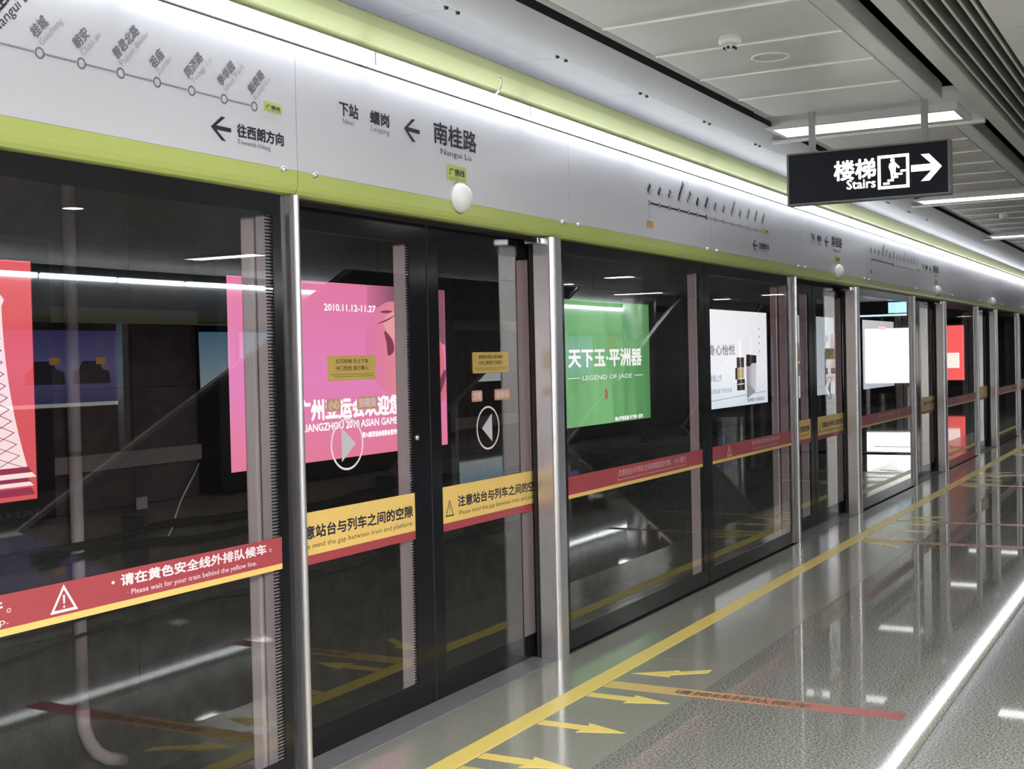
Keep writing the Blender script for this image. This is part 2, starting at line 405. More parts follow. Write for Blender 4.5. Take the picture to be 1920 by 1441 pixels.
# flat soffit band, lime fascia and lavender soffit above the screen doors
x = XA; i = 0
box('soffit_band', XA, XB, -0.690, -0.424, 3.002, 3.05, principled('soffit_grey', (0.27, 0.26, 0.262), 0.4), ceil)
prism('soffit_step', [(-0.690, 3.002), (-0.70, 3.12), (-0.66, 3.12), (-0.66, 3.05)], 'x', XA, XB, M_VOID, ceil)
xs = 4.466
k0 = int((xs-XA)/0.998)
x = xs-0.998*k0
while x < 30:
    prism('soffit_panel', [(-0.066, 3.026), (-0.25, 3.028), (-0.420, 3.016), (-0.420, 3.04), (-0.066, 3.05)], 'x', x+0.001, x+0.997, M_LAV, ceil)
    for dx in (0.045, 0.953):
        if 3 < x < 14:
            obj('panel_bolt', lambda bm: bm_lathe(bm, [(0.0, -0.010), (0.008, -0.010), (0.009, -0.002), (0.011, 0.0)], (x+dx, -0.385, 3.0175), 'z', 10), M_DARK, ceil)
    x += 0.998
box('soffit_panel', x, XB, -0.42, -0.066, 3.02, 3.05, M_LAV, ceil)
prism('lime_fascia', [(0.03, 2.89), (-0.012, 2.93), (-0.045, 2.985), (-0.062, 3.026), (-0.05, 3.05), (0.05, 3.05)], 'x', XA, XB, M_GREENUP, ceil)
# beam and fins over the middle of the platform
box('beam', XA, XB, -1.972, -1.882, 3.0, 3.25, M_TRIM, ceil, 0.004)
for j, fy in enumerate((-2.02, -2.075, -2.135, -2.19, -2.235)):
    fn = box('fin', XA, XB, fy-0.004, fy+0.004, 3.004, 3.16, M_FIN, ceil)
    box('fin_edge', XA, XB, fy-0.0045, fy+0.0045, 2.996, 3.004, M_FINEDGE, ceil)
box('fin_tray', XA, XB, -2.26, -1.97, 3.17, 3.2, M_VOID, ceil)
x = XA
while x < 34:
    box('soffit_panel', x+0.003, x+1.997, -4.0, -2.26, 3.0, 3.03, M_CEIL, ceil); x += 2.0
box('soffit_panel', x, XB, -4.0, -2.26, 3.0, 3.03, M_CEIL, ceil)
box('soffit_field', XA, XB, -10.4, -4.003, 3.0, 3.03, M_CEIL, ceil)

# ends of the hall
box('wall_near', XA-0.2, XA, -14, 3.7, -1.4, 4.2, M_WALLG)['kind'] = 'structure'
box('wall_far', XB, XB+0.2, -14, 3.7, -1.4, 4.2, M_WALLG)['kind'] = 'structure'

# ------------------------------------------------------------------ header above the doors
def badge(parent, x0, x1, z0, z1, y, big=True):
    g = plate('line_badge', [(x0, z0), (x1, z0), (x1, z1), (x0, z1)], '-Y', y, 0.002, principled('badge_lime', (0.50, 0.56, 0.16), 0.5), parent)
    g['label'] = 'lime green line badge'
    h = z1-z0; w_ = x1-x0
    text('广佛线', (x0+w_*0.10, y-0.003, z0+h*(0.42 if big else 0.30)), w_*0.80, h*0.46, M_INK, g, bold=0.02)
    text('Guangfo Line', (x0+w_*0.10, y-0.003, z0+h*0.12), w_*0.80, h*0.20, M_GREYINK, g)
def arrow_left(parent, x0, x1, zc, hh, th, y):
    xm = x0+(x1-x0)*0.55; t = th
    pts = [(x0, zc), (xm-t*0.2, zc+hh), (xm+t*1.5, zc+hh), (x0+t*2.2, zc+t*0.62), (x1, zc+t*0.62), (x1, zc-t*0.62), (x0+t*2.2, zc-t*0.62), (xm+t*1.5, zc-hh), (xm-t*0.2, zc-hh)]
    plate('arrow', pts, '-Y', y, 0.0015, M_INK, parent)
def circle(parent, x, z, r, w_, mat, y, rx=1.0):
    obj('station_ring', lambda bm: ring_poly(bm, x, z, r-w_, r, rx, y, y, 18), mat, parent)
ST = [('西朗', 'Xilang'), ('菊树', 'Jushu'), ('龙溪', 'Longxi'), ('金融高新区', 'Financial High-tech Zone'), ('千灯湖', 'Qiandeng Lake'), ('𧒽岗', 'Leigang'), ('南桂路', 'Nangui Lu'), ('桂城', 'Guicheng'), ('朝安', 'Chao an'), ('普君北路', 'Pujun Beilu'), ('祖庙', 'Zumiao'), ('同济路', 'Tongji Lu'), ('季华园', 'Jihua Park'), ('魁奇路', 'Kuiqi Lu')]
YP = -0.0015
def dir_arrow(p, s, x_tip, zc, x_t0, x_t1, zb):
    arrow_left(p, x_tip, x_tip+0.104*s, zc, 0.042, 0.012, YP)
    text('往西朗方向', (x_t0, YP-0.001, zc-0.012), x_t1-x_t0, 0.050, M_INK, p, bold=0.03)
    text('Towards Xilang', (x_t0, YP-0.001, zc-0.042), (x_t1-x_t0)*0.70, 0.024, M_GREYINK, p)
def map_big(p):
    """the near end of the line map"""
    z = 2.545; xs_ = [2.540, 2.706, 2.867, 3.030, 3.192, 3.356, 3.521, 3.684]
    cells = []
    for a, b in zip(xs_, xs_[1:]):
        n = 17
        for k in range(n):
            xa = a+0.020+(b-a-0.040)*k/n
            cells.append((xa, xa+(b-a-0.040)/n*0.62))
    x = 1.65
    while x < 2.515: cells.append((x, x+0.0045)); x += 0.0073
    def bld(bm):
        for xa, xb in cells:
            vs = [bm.verts.new(q) for q in ((xa, YP, z-0.0035), (xb, YP, z-0.0035), (xb, YP, z+0.0035), (xa, YP, z+0.0035))]; bm.faces.new(vs)
    o = obj('route_line', bld, M_GREYINK, p); o['kind'] = 'stuff'
    for i, x in enumerate(xs_):
        circle(p, x, z, 0.0185, 0.0065, M_GREYINK, YP)
        cn, en = ST[6+i]; a = math.radians(47)
        mat = M_INK if i == 0 else M_GREYINK
        bx, bz = (x-0.022, z+0.041) if i else (x-0.03, z+0.045)
        s_ = 1.45 if i == 0 else 1.0
        text(cn, (bx+0.008, YP, bz), 0.0375*len(cn)*s_, 0.040*s_, mat, p, bold=0.03, tilt=a)
        text(en, (x+0.010, YP, z+0.022), (0.0155*len(en))*s_, 0.030*s_, M_INK if i == 0 else M_PALEINK, p, tilt=a)
    badge(p, 3.738, 3.840, 2.540, 2.575, YP, False)
    dir_arrow(p, 1.0, 3.448, 2.438, 3.585, 3.848, 2.40)
def map_full(p, x0, sp1, sp2, badge_x, lettered=True):
    z = 2.558; xs_ = [x0+sp1*i for i in range(7)]; xs_ += [xs_[-1]+sp2*(i+1) for i in range(7)]
    plate('route_line', [(xs_[0], z-0.006), (xs_[6], z-0.006), (xs_[6], z+0.006), (xs_[0], z+0.006)], '-Y', YP+0.001, 0.001, M_INK, p)
    plate('route_line', [(xs_[6], z-0.004), (xs_[13], z-0.004), (xs_[13], z+0.004), (xs_[6], z+0.004)], '-Y', YP+0.001, 0.001, M_PALEINK, p)
    for i, x in enumerate(xs_):
        cn, en = ST[i]; a = math.radians(50); mat = M_INK if i < 7 else M_GREYINK
        if i == 6: plate('here_mark', ellipse(x, z, 0.014, 0.020, 12), '-Y', YP, 0.0015, principled('red_ink', (0.35, 0.04, 0.04), 0.5), p)
        else:
            if lettered: circle(p, x, z, 0.016, 0.007, mat, YP)
            plate('ring_fill', ellipse(x, z, 0.010, 0.010, 10), '-Y', YP-0.0002, 0.0005, M_WHITE, p)
        text(cn, (x-0.01, YP, z+0.055), 0.034*len(cn), 0.038, mat, p, bold=0.035, tilt=a)
        text(en, (x+0.020, YP, z+0.040), 0.0098*len(en), 0.022, M_GREYINK if i < 7 else M_PALEINK, p, tilt=a)
    plate('branch_line', [(x0-0.003, z-0.10), (x0+0.003, z-0.10), (x0+0.003, z-0.02), (x0-0.003, z-0.02)], '-Y', YP+0.001, 0.001, M_PALEINK, p)
    plate('orange_badge', [(x0-0.045, z-0.152), (x0+0.055, z-0.152), (x0+0.055, z-0.112), (x0-0.045, z-0.112)], '-Y', YP, 0.0015, principled('badge_orange', (0.60, 0.33, 0.10), 0.5), p)
    badge(p, badge_x-0.05, badge_x+0.06, z-0.012, z+0.026, YP, False)
def next_station(p, dx):
    def T(b, x0, x1, z, h, mat, bold=0.03): text(b, (x0+dx, YP, z), x1-x0, h, mat, p, bold=bold)
    T('下站', 4.207, 4.340, 2.602, 0.060, M_INK); T('Next', 4.229, 4.309, 2.566, 0.031, M_GREYINK, 0)
    T('𧒽岗', 4.423, 4.565, 2.602, 0.058, M_INK); T('Leigang', 4.427, 4.565, 2.566, 0.031, M_GREYINK, 0)
    arrow_left(p, 4.678+dx, 4.802+dx, 2.613, 0.049, 0.014, YP)
    T('南桂路', 4.920, 5.305, 2.594, 0.104, M_INK, 0.024)
    T('Nangui Lu', 4.978, 5.251, 2.541, 0.038, M_INK, 0.0)
    badge(p, 5.027+dx, 5.201+dx, 2.426, 2.502, YP)
GP = [(0.0, 2.338), (0.0, 2.285), (0.005, 2.266), (0.016, 2.252), (0.034, 2.245), (0.07, 2.243), (0.16, 2.243), (0.16, 2.27), (0.05, 2.27), (0.02, 2.30), (0.02, 2.338)]
for k, (a, b) in enumerate(zip(SEAMS, SEAMS[1:])):
    what = {3.93: 'lettered with next stop and station name, over nearest doorway', 1.58: 'with large end of the station map and arrow', 6.305: 'with thin line map start, right of nearest doorway', 8.572: 'with line map end and small arrow', 10.83: 'lettered with next stop, over second doorway', 13.2: 'with small line map past second doorway'}.get(a, 'plain, %s from the near end' % ORD[k])
    h = thing('header_panel', ((a+b)/2, 0.1, 2.24), 'white and lime header panel '+what, 'header panel', 'white header panels above the doors')
    box('face_panel', a+0.002, b-0.002, 0.0, 0.02, 2.339, 2.818, M_WHITE, h)
    box('gap_shadow', a, b, 0.012, 0.02, 2.818, 2.829, M_VOID, h)  # black strip stands in for the shadow in the gap
    prism('lower_edge', GP, 'x', a+0.002, b-0.002, M_GREEN, h, False)
    box('housing', a, b, 0.021, 0.30, 2.275, 2.829, M_DARK, h)
    box('glow_mask', a, b, 0.055, 0.30, 2.2385, 2.2425, M_SEAL, h)  # black strip added to hide the poster glow under the header
    for sx in (a+0.105, b-0.09):
        if 1.6 < sx < 24:
            obj('screw', lambda bm: bm_lathe(bm, [(0.0, -0.016), (0.008, -0.014), (0.0125, -0.006), (0.014, 0.0)], (sx, 0.0, 2.335), 'y', 12), M_CHROME, h, True)
    if a == 1.58: map_big(h)
    if a == 3.93: next_station(h, 0.0)
    if a == 6.305: map_full(h, 7.448, 0.172, 0.1836, 9.848)
    if a == 8.572: dir_arrow(h, 1.0, 9.504, 2.436, 9.66, 9.915, 2.40)
    if a == 10.83: next_station(h, 6.93)
    if a == 13.2: map_full(h, 13.424, 0.178, 0.19, 15.9, False)
    if a == 15.74: next_station(h, 11.9)
for k, (a, dx) in enumerate(DOMES.items()):
    d = thing('indicator_lamp', (dx, -0.03, 2.30), 'white domed indicator lamp over the %s doorway from the camera' % ('nearest' if k == 0 else ORD[k]), 'indicator lamp', 'white dome lamps on the header')
    obj('dome', lambda bm: bm_lathe(bm, [(0.0, -0.060), (0.025, -0.056), (0.048, -0.044), (0.064, -0.024), (0.070, -0.006), (0.070, 0.0)], (dx, -0.004, 2.356), 'y', 28), M_DOME, d, True)
    obj('collar', lambda bm: bm_lathe(bm, [(0.074, -0.006), (0.074, 0.0), (0.0, 0.0)], (dx, 0.0, 2.356), 'y', 28), M_DOME, d, True)

# strip lamps along the top of the header
x = 4.387-1.37*5; k = 0
while x < 32:
    t = thing('strip_lamp', (x+0.685, -0.03, 2.80), 'white fluorescent strip lamp along the top of the header', 'lamp', 'strip lamps above the header')
    tag(t, 'glowing white strip lamp above the header, %s from the near end of the row' % ORD[k])
    prism('tube', [(-0.060, 2.836), (-0.045, 2.824), (-0.015, 2.824), (-0.001, 2.842), (-0.001, 2.868), (-0.020, 2.884), (-0.045, 2.880), (-0.060, 2.868)], 'x', x+0.018, x+1.352, M_LAMP, t)
    box('end_cap', x, x+0.018, -0.056, -0.001, 2.826, 2.876, M_LIP, t)
    box('added_hood', x, x+1.37, -0.030, 0.0, 2.885, 2.888, M_LIP, t)  # added to keep lamp light off the soffit above
    box('back_rail', x, x+1.37, 0.0, 0.02, 2.8305, 2.892, M_TRIM, t)
    x += 1.37; k += 1
o = tag(obj('cable_tie', lambda bm: bm_tube(bm, [(5.395, -0.055, 2.868), (5.408, -0.075, 2.892), (5.418, -0.082, 2.915), (5.420, -0.080, 2.945), (5.418, -0.074, 2.958)], 0.005, 6), M_LIP, None, True), 'small white curled tie sticking up from the strip lamps', 'cable tie')

# ------------------------------------------------------------------ fixed glass screens
def triangle(parent, x0, x1, z0, z1, y, mat):
    xm = (x0+x1)/2; t = (x1-x0)*0.10
    def bld(bm):
        A = [(x0, z0), (x1, z0), (xm, z1)]; cz = z0+(z1-z0)*0.36
        B = [(xm+(p[0]-xm)*0.72, cz+(p[1]-cz)*0.72) for p in A]
        for i in range(3):
            q = [A[i], A[(i+1) % 3], B[(i+1) % 3], B[i]]
            bm.faces.new([bm.verts.new((p[0], y, p[1])) for p in q])
        for q in ([(xm-t*0.45, z0+(z1-z0)*0.62), (xm+t*0.45, z0+(z1-z0)*0.62), (xm+t*0.25, z0+(z1-z0)*0.30), (xm-t*0.25, z0+(z1-z0)*0.30)],
                  [(xm-t*0.35, z0+(z1-z0)*0.23), (xm+t*0.35, z0+(z1-z0)*0.23), (xm+t*0.35, z0+(z1-z0)*0.15), (xm-t*0.35, z0+(z1-z0)*0.15)]):
            bm.faces.new([bm.verts.new((p[0], y, p[1])) for p in q])
        bmesh.ops.recalc_face_normals(bm, faces=bm.faces[:])
    obj('warning_triangle', bld, mat, parent)
SL = {0: 'large glass screen left of the nearest doorway', 1: 'glass screen right of the nearest doorway', 2: 'glass screen left of the second doorway', 3: 'glass screen between second and third doorways', 4: 'glass screen between third and fourth doorways', 5: 'glass screen between fourth and fifth doorways', 6: 'glass screen past the fifth doorway'}
BT = 'white_ink'
for i, (a, b) in enumerate(SCREENS):
    s = thing('glass_screen', ((a+b)/2, 0.03, 0.0), SL[i]+', red warning band across', 'glass screen', 'fixed glass screens')
    box('glass_pane', a+0.01, b-0.01, 0.020, 0.032, 0.002, 2.24, M_GLASS if i == 0 else M_GLASS2, s)
    fl, fr_ = (0.05, 0.078) if i == 0 else (0.10, 0.09) if i in (2,) else (0.06, 0.095)
    if i == 1: fl, fr_ = 0.075, 0.10
    def frame(bm):
        bm_box(bm, a, a+fl, 0.0180, 0.0198, 0.0, 2.24); bm_box(bm, b-fr_, b, 0.0180, 0.0198, 0.0, 2.24)
        bm_box(bm, a+fl, b-fr_, 0.0180, 0.0198, 2.165, 2.24); bm_box(bm, a+fl, b-fr_, 0.0180, 0.0198, 0.0, 0.115)
    obj('black_border', frame, M_BLACK, s)
    box('frit_edge', b-fr_-0.045, b-fr_, 0.0165, 0.0175, 0.115, 2.165, M_FRIT, s)
    mx = b-fr_+0.004
    box('mullion', mx, b-0.004, 0.038, 0.105, 0.0, 2.165, M_ALU, s, 0.006)
    if i in (0, 2, 3, 4, 5): box('mullion', mx, b-0.004, 0.118, 0.180, 0.0, 2.165, M_ALU, s, 0.010)
    box('mullion', a+0.004, a+fl-0.004, 0.038, 0.105, 0.0, 2.165, M_ALU, s, 0.006)
    xa, xb = a+fl*0.98, b-fr_+0.006
    bd = box('warning_band', xa, xb, 0.0152, 0.0162, 0.853, 0.953, M_RED, s)
    ye = box('yellow_stripe', xa, xb, 0.0150, 0.0162, 0.832, 0.853, M_YEL, s)
    Y = 0.0146
    if i == 0:
        triangle(bd, 2.698, 2.806, 0.862, 0.946, Y, M_WINK)
        text('·', (2.945, Y, 0.898), 0.014, 0.060, M_WINK, bd, bold=0.03)
        text('请在黄色安全线外排队候车', (2.984, Y, 0.905), 0.722, 0.040, M_WINK, bd, bold=0.03)
        text('。', (3.722, Y, 0.908), 0.014, 0.040, M_WINK, bd)
        text('· Please wait for your train behind the yellow line.', (3.012, Y, 0.8685), 0.638, 0.0245, M_WINK, bd)
        text('高差及空隙，小心慢行', (1.80, Y, 0.897), 0.727, 0.044, M_WINK, bd, bold=0.03)
        text('。', (2.540, Y, 0.900), 0.016, 0.045, M_WINK, bd)
        text('the gap and watch your step.', (1.95, Y, 0.866), 0.595, 0.028, M_WINK, bd)
    elif i in (1, 3, 5):
        x0 = a+0.76 if i == 1 else a+0.85
        text('·注意站台与列车之间的高差及空隙，小心慢行', (x0-0.03, Y, 0.898), 1.13, 0.042, M_PINKINK, bd, bold=0.0)
        text('Please mind the height difference and the gap between train and platform, watch your step', (x0-0.03, Y, 0.870), 1.13, 0.018, M_PINKINK, bd)
    else:
        triangle(bd, a+0.40, a+0.51, 0.862, 0.946, Y, M_PINKINK)
        text('请在黄色安全线外排队候车', (a+0.98, Y, 0.905), 0.72, 0.040, M_PINKINK, bd)
        text('Please wait for your train behind the yellow line.', (a+1.0, Y, 0.870), 0.68, 0.022, M_PINKINK, bd)

# ------------------------------------------------------------------ doorways: posts, sills, sliding leaves
def rounded(x0, x1, y0, y1, r, n=5):
    p = []
    for cx, cy, a in ((x1-r, y0+r, -90), (x1-0.004, y1-0.004, 0), (x0+0.004, y1-0.004, 90), (x0+r, y0+r, 180)):
        rr = r if cy == y0+r else 0.004
        for k in range(n+1):
            t = math.radians(a+90*k/n); p.append((cx+rr*math.cos(t), cy+rr*math.sin(t)))
    return p
LEAFY = 0.150
for i, (a, b) in enumerate(DOORS):
    dn = 'nearest doorway' if i == 0 else ORD[i]+' doorway'
    for side, xx in (('near', a-0.066), ('far', b)):
        wd = 0.032 if side == 'near' else POSTW
        p = thing('door_post', (xx+wd/2, 0.04, 0.0), 'brushed steel post on the %s side of the %s' % (side, dn), 'post', 'steel posts of the doorways')
        prism('post_shell', rounded(xx, xx+wd, -0.022, 0.098, 0.016 if side == 'near' else 0.030), 'z', 0.0, 2.243, M_STEEL, p)
        box('rubber_seal', xx+0.01, xx+wd-0.01, 0.098, 0.128, 0.0, 2.243, M_SEAL, p)
        if side == 'far':
            box('head_bracket', b-0.09, b-0.002, 0.02, 0.10, 2.205, 2.238, M_CHROME, p, 0.004)
            if i == 0:
                tg = box('id_label', b-0.0012, b, 0.03, 0.062, 1.905, 1.917, M_WINK, p)
                tg['label'] = 'small white label'
    s = tag(box('door_sill', a+0.003, b-0.003, 0.0, 0.35, -0.02, 0.003, M_SILL), 'steel floor sill of the '+dn, 'door sill', 'steel door sills')
    seam = 5.075 if i == 0 else (a+b)/2+0.03
    for side, x0, x1 in (('near', a+0.02, seam-0.003), ('far', seam+0.003, b+0.10)):
        lf = thing('sliding_door', ((x0+x1)/2, LEAFY, 0.01), 'glass sliding door leaf, %s half of the %s, yellow warning band' % (side, dn), 'sliding door', 'glass sliding doors')
        g0 = LEAFY
        box('glass_pane', x0+0.01, x1-0.01, g0, g0+0.010, 0.012, 2.23, M_GLASS2, lf)
        wl, wr = (0.04, 0.155) if side == 'near' else (0.092, 0.04)
        def frame(bm):
            bm_box(bm, x0, x0+wl, g0-0.002, g0-0.0002, 0.004, 2.236); bm_box(bm, x1-wr, x1, g0-0.002, g0-0.0002, 0.004, 2.236)
            bm_box(bm, x0+wl, x1-wr, g0-0.002, g0-0.0002, 2.14, 2.236); bm_box(bm, x0+wl, x1-wr, g0-0.002, g0-0.0002, 0.004, 0.125)
        obj('black_border', frame, M_BLACK, lf)
        box('stile', x1-wr+0.004, x1-0.02, g0+0.014, g0+0.088, 0.02, 2.14, M_ALU, lf, 0.008)
        box('stile', x0+0.006, x0+wl-0.006, g0+0.014, g0+0.088, 0.02, 2.14, M_ALU, lf, 0.008)
        box('frit_edge', x1-wr-0.03, x1-wr, g0-0.0035, g0-0.0025, 0.125, 2.14, M_FRIT, lf)
        YB = g0-0.004
        ba, bb = x0+wl-0.004, x1-wr+0.004
        bd = box('warning_band', ba, bb, YB, YB+0.001, 0.826, 1.0, M_YEL, lf)
        rs = box('red_stripe', ba, bb, YB, YB+0.001, 0.788, 0.826, M_RED, lf)
        if side == 'near':
            box('edge_seal', x1-0.006, x1+0.003, g0-0.004, g0+0.03, 0.01, 2.235, M_SEAL, lf)
        YT = YB-0.0006
        if i < 3:
            t0 = 5.235-5.076+ba if side == 'far' else 4.035-3.97+ba-0.02
            tw = 0.87 if side == 'far' else 0.872
            if i > 0: tw *= 0.9
            tx = ba+0.135 if side == 'far' else 4.030+(0 if i == 0 else ba-4.006)
            text('注意站台与列车之间的空隙', (tx, YT, 0.897), tw, 0.056, M_INK, bd, bold=0.03)
            text('Please mind the gap between train and platform', (tx+(0.01 if side == 'far' else 0.0), YT, 0.853), tw*0.99, 0.030, M_BROWNINK, bd)
            if side == 'far': triangle(bd, ba+0.018, ba+0.098, 0.855, 0.938, YT, M_BROWNINK)
        # plaque, word ribbon and arrow disc stuck on the glass
        if i < 2:
            off = 0 if i == 0 else (seam-5.075)
            if side == 'near': px0, px1, pz0, pz1, rz, cx, l1, l2, wa, wb = 4.288, 4.636, 1.527, 1.632, 1.425, 4.412, '灯闪铃响 勿上下车', '冲门危险 损己害人', '小心', '别碰我'
            else: px0, px1, pz0, pz1, rz, cx, l1, l2, wa, wb = 5.476, 5.846, 1.535, 1.640, 1.420, 5.618, '请按指示箭头排队候车', '让车上乘客先下后再上', '文明', '请候车'
            px0 += off; px1 += off; cx += off
            YS = g0-0.0012
            def corner(x0_, x1_, z0_, z1_, r=0.008):
                q = []
                for cx_, cz_, an in ((x1_-r, z0_+r, -90), (x1_-r, z1_-r, 0), (x0_+r, z1_-r, 90), (x0_+r, z0_+r, 180)):
                    for k in range(4):
                        t_ = math.radians(an+30*k); q.append((cx_+r*math.cos(t_), cz_+r*math.sin(t_)))
                return q
            pl = plate('gold_notice', corner(px0, px1, pz0, pz1), '-Y', YS, 0.0012, M_GOLD, lf); pl['label'] = 'small gold notice with two lines of black characters'
            wv = px1-px0; hv = pz1-pz0
            text(l1, (px0+wv*0.16, YS-0.0016, pz0+hv*0.70), wv*0.68, hv*0.20, M_BROWNINK, pl, bold=0.02)
            text(l2, (px0+wv*0.16, YS-0.0016, pz0+hv*0.42), wv*0.68, hv*0.20, M_BROWNINK, pl, bold=0.02)
            for q, zz in enumerate((0.235, 0.15)):
                plate('small_print', [(px0+wv*(0.05+0.06*q), pz0+hv*zz), (px0+wv*0.95, pz0+hv*zz), (px0+wv*0.95, pz0+hv*(zz+0.02)), (px0+wv*(0.05+0.06*q), pz0+hv*(zz+0.02))], '-Y', YS-0.0012, 0.0004, M_BROWNINK, pl)
            rx0, rx1 = px0-0.014, px1+0.008
            for (q0, q1, wd) in ((rx0, rx0+wv*0.28, wa), (rx0+wv*0.62, rx1, wb)):
                rb = plate('word_ribbon', corner(q0, q1, rz-0.026, rz+0.030, 0.010), '-Y', YS, 0.0012, M_TAN, lf)
                text(wd, (q0+0.012, YS-0.0016, rz-0.012), q1-q0-0.024, 0.040, M_PINKINK, rb, bold=0.05)
            zc = 1.258
            obj('arrow_disc', lambda bm: ring_poly(bm, cx, zc, 0.101, 0.110, 1.06, YS-0.0012, YS-0.0012, 36), M_WINK, lf)['label'] = 'white ring decal round an arrow'
            d = 1 if side == 'near' else -1
            tri = [(cx-d*0.040, zc-0.072), (cx+d*0.062, zc), (cx-d*0.040, zc+0.072)]
            plate('arrow_mark', tri, '-Y', YS, 0.0012, principled('grey_vinyl', (0.50, 0.47, 0.50), 0.5), lf)
        if side == 'near' and i == 0:
            obj('lock_button', lambda bm: bm_lathe(bm, [(0.0, -0.012), (0.010, -0.010), (0.014, -0.004), (0.015, 0.0)], (4.953, g0-0.002, 1.251), 'y', 14), M_CHROME, lf, True)

# ------------------------------------------------------------------ hanging sign
SX = 7.40
sg = thing('hanging_sign', (SX, -1.355, 2.47), 'black hanging sign with glowing white stairs symbol, characters and arrow', 'sign')
box('sign_box', SX, SX+0.075, -1.803, -0.902, 2.472, 2.760, M_SIGN, sg, 0.004)
def sf(bm):
    bm_box(bm, SX-0.004, SX+0.08, -1.812, -1.800, 2.466, 2.766); bm_box(bm, SX-0.004, SX+0.08, -0.905, -0.893, 2.466, 2.766)
    bm_box(bm, SX-0.003, SX+0.08, -1.800, -0.905, 2.464, 2.474); bm_box(bm, SX-0.003, SX+0.08, -1.800, -0.905, 2.758, 2.767)
obj('sign_frame', sf, M_SIGNF, sg)
for ry in (-1.036, -1.672):
    box('hanger_rod', SX+0.02, SX+0.05, ry-0.018, ry+0.018, 2.762, 3.02, principled('rod_grey', (0.30, 0.30, 0.31), 0.4), sg, 0.004)
XS = SX-0.0015
text('楼梯', (XS, -1.168, 2.597), 0.240, 0.118, M_SIGNW, sg, face='-X', bold=0.032)
text('Stairs', (XS, -1.240, 2.533), 0.165, 0.075, M_SIGNW, sg, face='-X', bold=0.022)
def pict(bm):
    y0, y1, z0, z1, t = -1.417, -1.592, 2.517, 2.707, 0.017
    def R(a, b, c, d): bm.faces.new([bm.verts.new((XS, p[0], p[1])) for p in ((a, c), (b, c), (b, d), (a, d))])
    R(y0, y1, z0, z0+t); R(y0, y1, z1-t, z1); R(y0, y0-t, z0+t, z1-t); R(y1+t, y1, z0+t, z1-t)
    # steps
    for k in range(5): R(-1.447-0.024*k, -1.483-0.024*k, 2.541+0.0165*k, 2.553+0.0165*k)
    def C(cy, cz, r): bm.faces.new([bm.verts.new((XS, cy+r*math.cos(t_), cz+r*math.sin(t_))) for t_ in [2*math.pi*q/14 for q in range(14)]])
    C(-1.500, 2.676, 0.0125)
    def P(pts): bm.faces.new([bm.verts.new((XS, p[0], p[1])) for p in pts])
    P([(-1.484, 2.660), (-1.512, 2.666), (-1.522, 2.650), (-1.516, 2.612), (-1.488, 2.612), (-1.478, 2.640)])
    P([(-1.514, 2.664), (-1.541, 2.634), (-1.534, 2.627), (-1.512, 2.648)])
    P([(-1.488, 2.612), (-1.502, 2.612), (-1.505, 2.572), (-1.492, 2.566)])
    P([(-1.502, 2.612), (-1.516, 2.612), (-1.526, 2.594), (-1.523, 2.580), (-1.512, 2.580)])
    bmesh.ops.recalc_face_normals(bm, faces=bm.faces[:])
obj('stairs_symbol', pict, M_SIGNW, sg)
ar = [(-1.602, 2.601), (-1.602, 2.638), (-1.712, 2.638), (-1.655, 2.694), (-1.700, 2.694), (-1.768, 2.6195), (-1.700, 2.545), (-1.655, 2.545), (-1.712, 2.601)]
plate('arrow', ar, '-X', XS+0.0015, 0.0015, M_SIGNW, sg)

# ------------------------------------------------------------------ ceiling lamps and fittings
def ceiling_lamp(lx, y0, y1, pl0, pl1, label, mat=None):
    c = thing('ceiling_lamp', (lx, (y0+y1)/2, 2.99), label, 'ceiling lamp', 'strip lamps across the ceiling')
    box('back_plate', lx-0.56, lx+0.345, pl1, pl0, 3.035, 3.06, principled('plate_lavender', (0.76, 0.75, 0.82), 0.35), c)
    def lip(bm):
        bm_box(bm, lx-0.215, lx-0.178, y1-0.03, y0+0.03, 2.988, 3.04); bm_box(bm, lx+0.178, lx+0.30, y1-0.03, y0+0.03, 3.0, 3.04)
        bm_box(bm, lx-0.178, lx+0.178, y0, y0+0.03, 2.992, 3.04); bm_box(bm, lx-0.178, lx+0.178, y1-0.03, y1, 2.992, 3.04)
    obj('frame', lip, M_TRIM, c)
    box('front_lip', lx+0.30, lx+0.345, pl1, pl0, 2.985, 3.04, M_LIP, c, 0.004)
    box('diffuser', lx-0.176, lx+0.176, y1, y0, 2.996, 3.02, mat or M_CLAMP, c)
for k, lx in enumerate(LIGHT_X):
    ceiling_lamp(lx, -0.685, -1.765, -0.54, -1.87, 'glowing ceiling strip lamp '+('just beyond the hanging stairs sign' if k == 2 else 'of the door side row, %s from its near end' % ORD[k]))
for k in range(9):
    lx = 12.7+4.52*(k-4)
    ceiling_lamp(lx, -7.42, -8.55, -7.3, -8.7, 'glowing strip lamp in the far ceiling row, %s from the near end' % ORD[k], M_FLAMP if lx > 5 else M_HFILL)
for k, lx in enumerate((-5.0, -2.9, -0.8, 1.3, 3.0)):  # unseen row, added as fill light for the near doors and floor
    ceiling_lamp(lx, -4.6, -6.15, -4.5, -6.3, 'unseen fill lamp added in the middle ceiling row, %s from the near end' % ORD[k], M_HFILL)
for k, lx in enumerate((20.6, 29.6, 38.6, 47.6, 56.6)):
    ceiling_lamp(lx, -5.7, -6.2, -5.6, -6.3, 'short strip lamp over the middle of the platform, %s past the staircase' % ORD[k], M_FLAMP)
dl = thing('downlight', (7.95, -5.52, 2.97), 'small round downlight glowing in the middle of the ceiling', 'downlight')
obj('lens', lambda bm: bm_lathe(bm, [(0.0, -0.008), (0.085, -0.008), (0.09, 0.0)], (7.95, -5.52, 2.998), 'z', 24), emitter('warm_spot', (1.0, 0.95, 0.7), 18.0), dl)
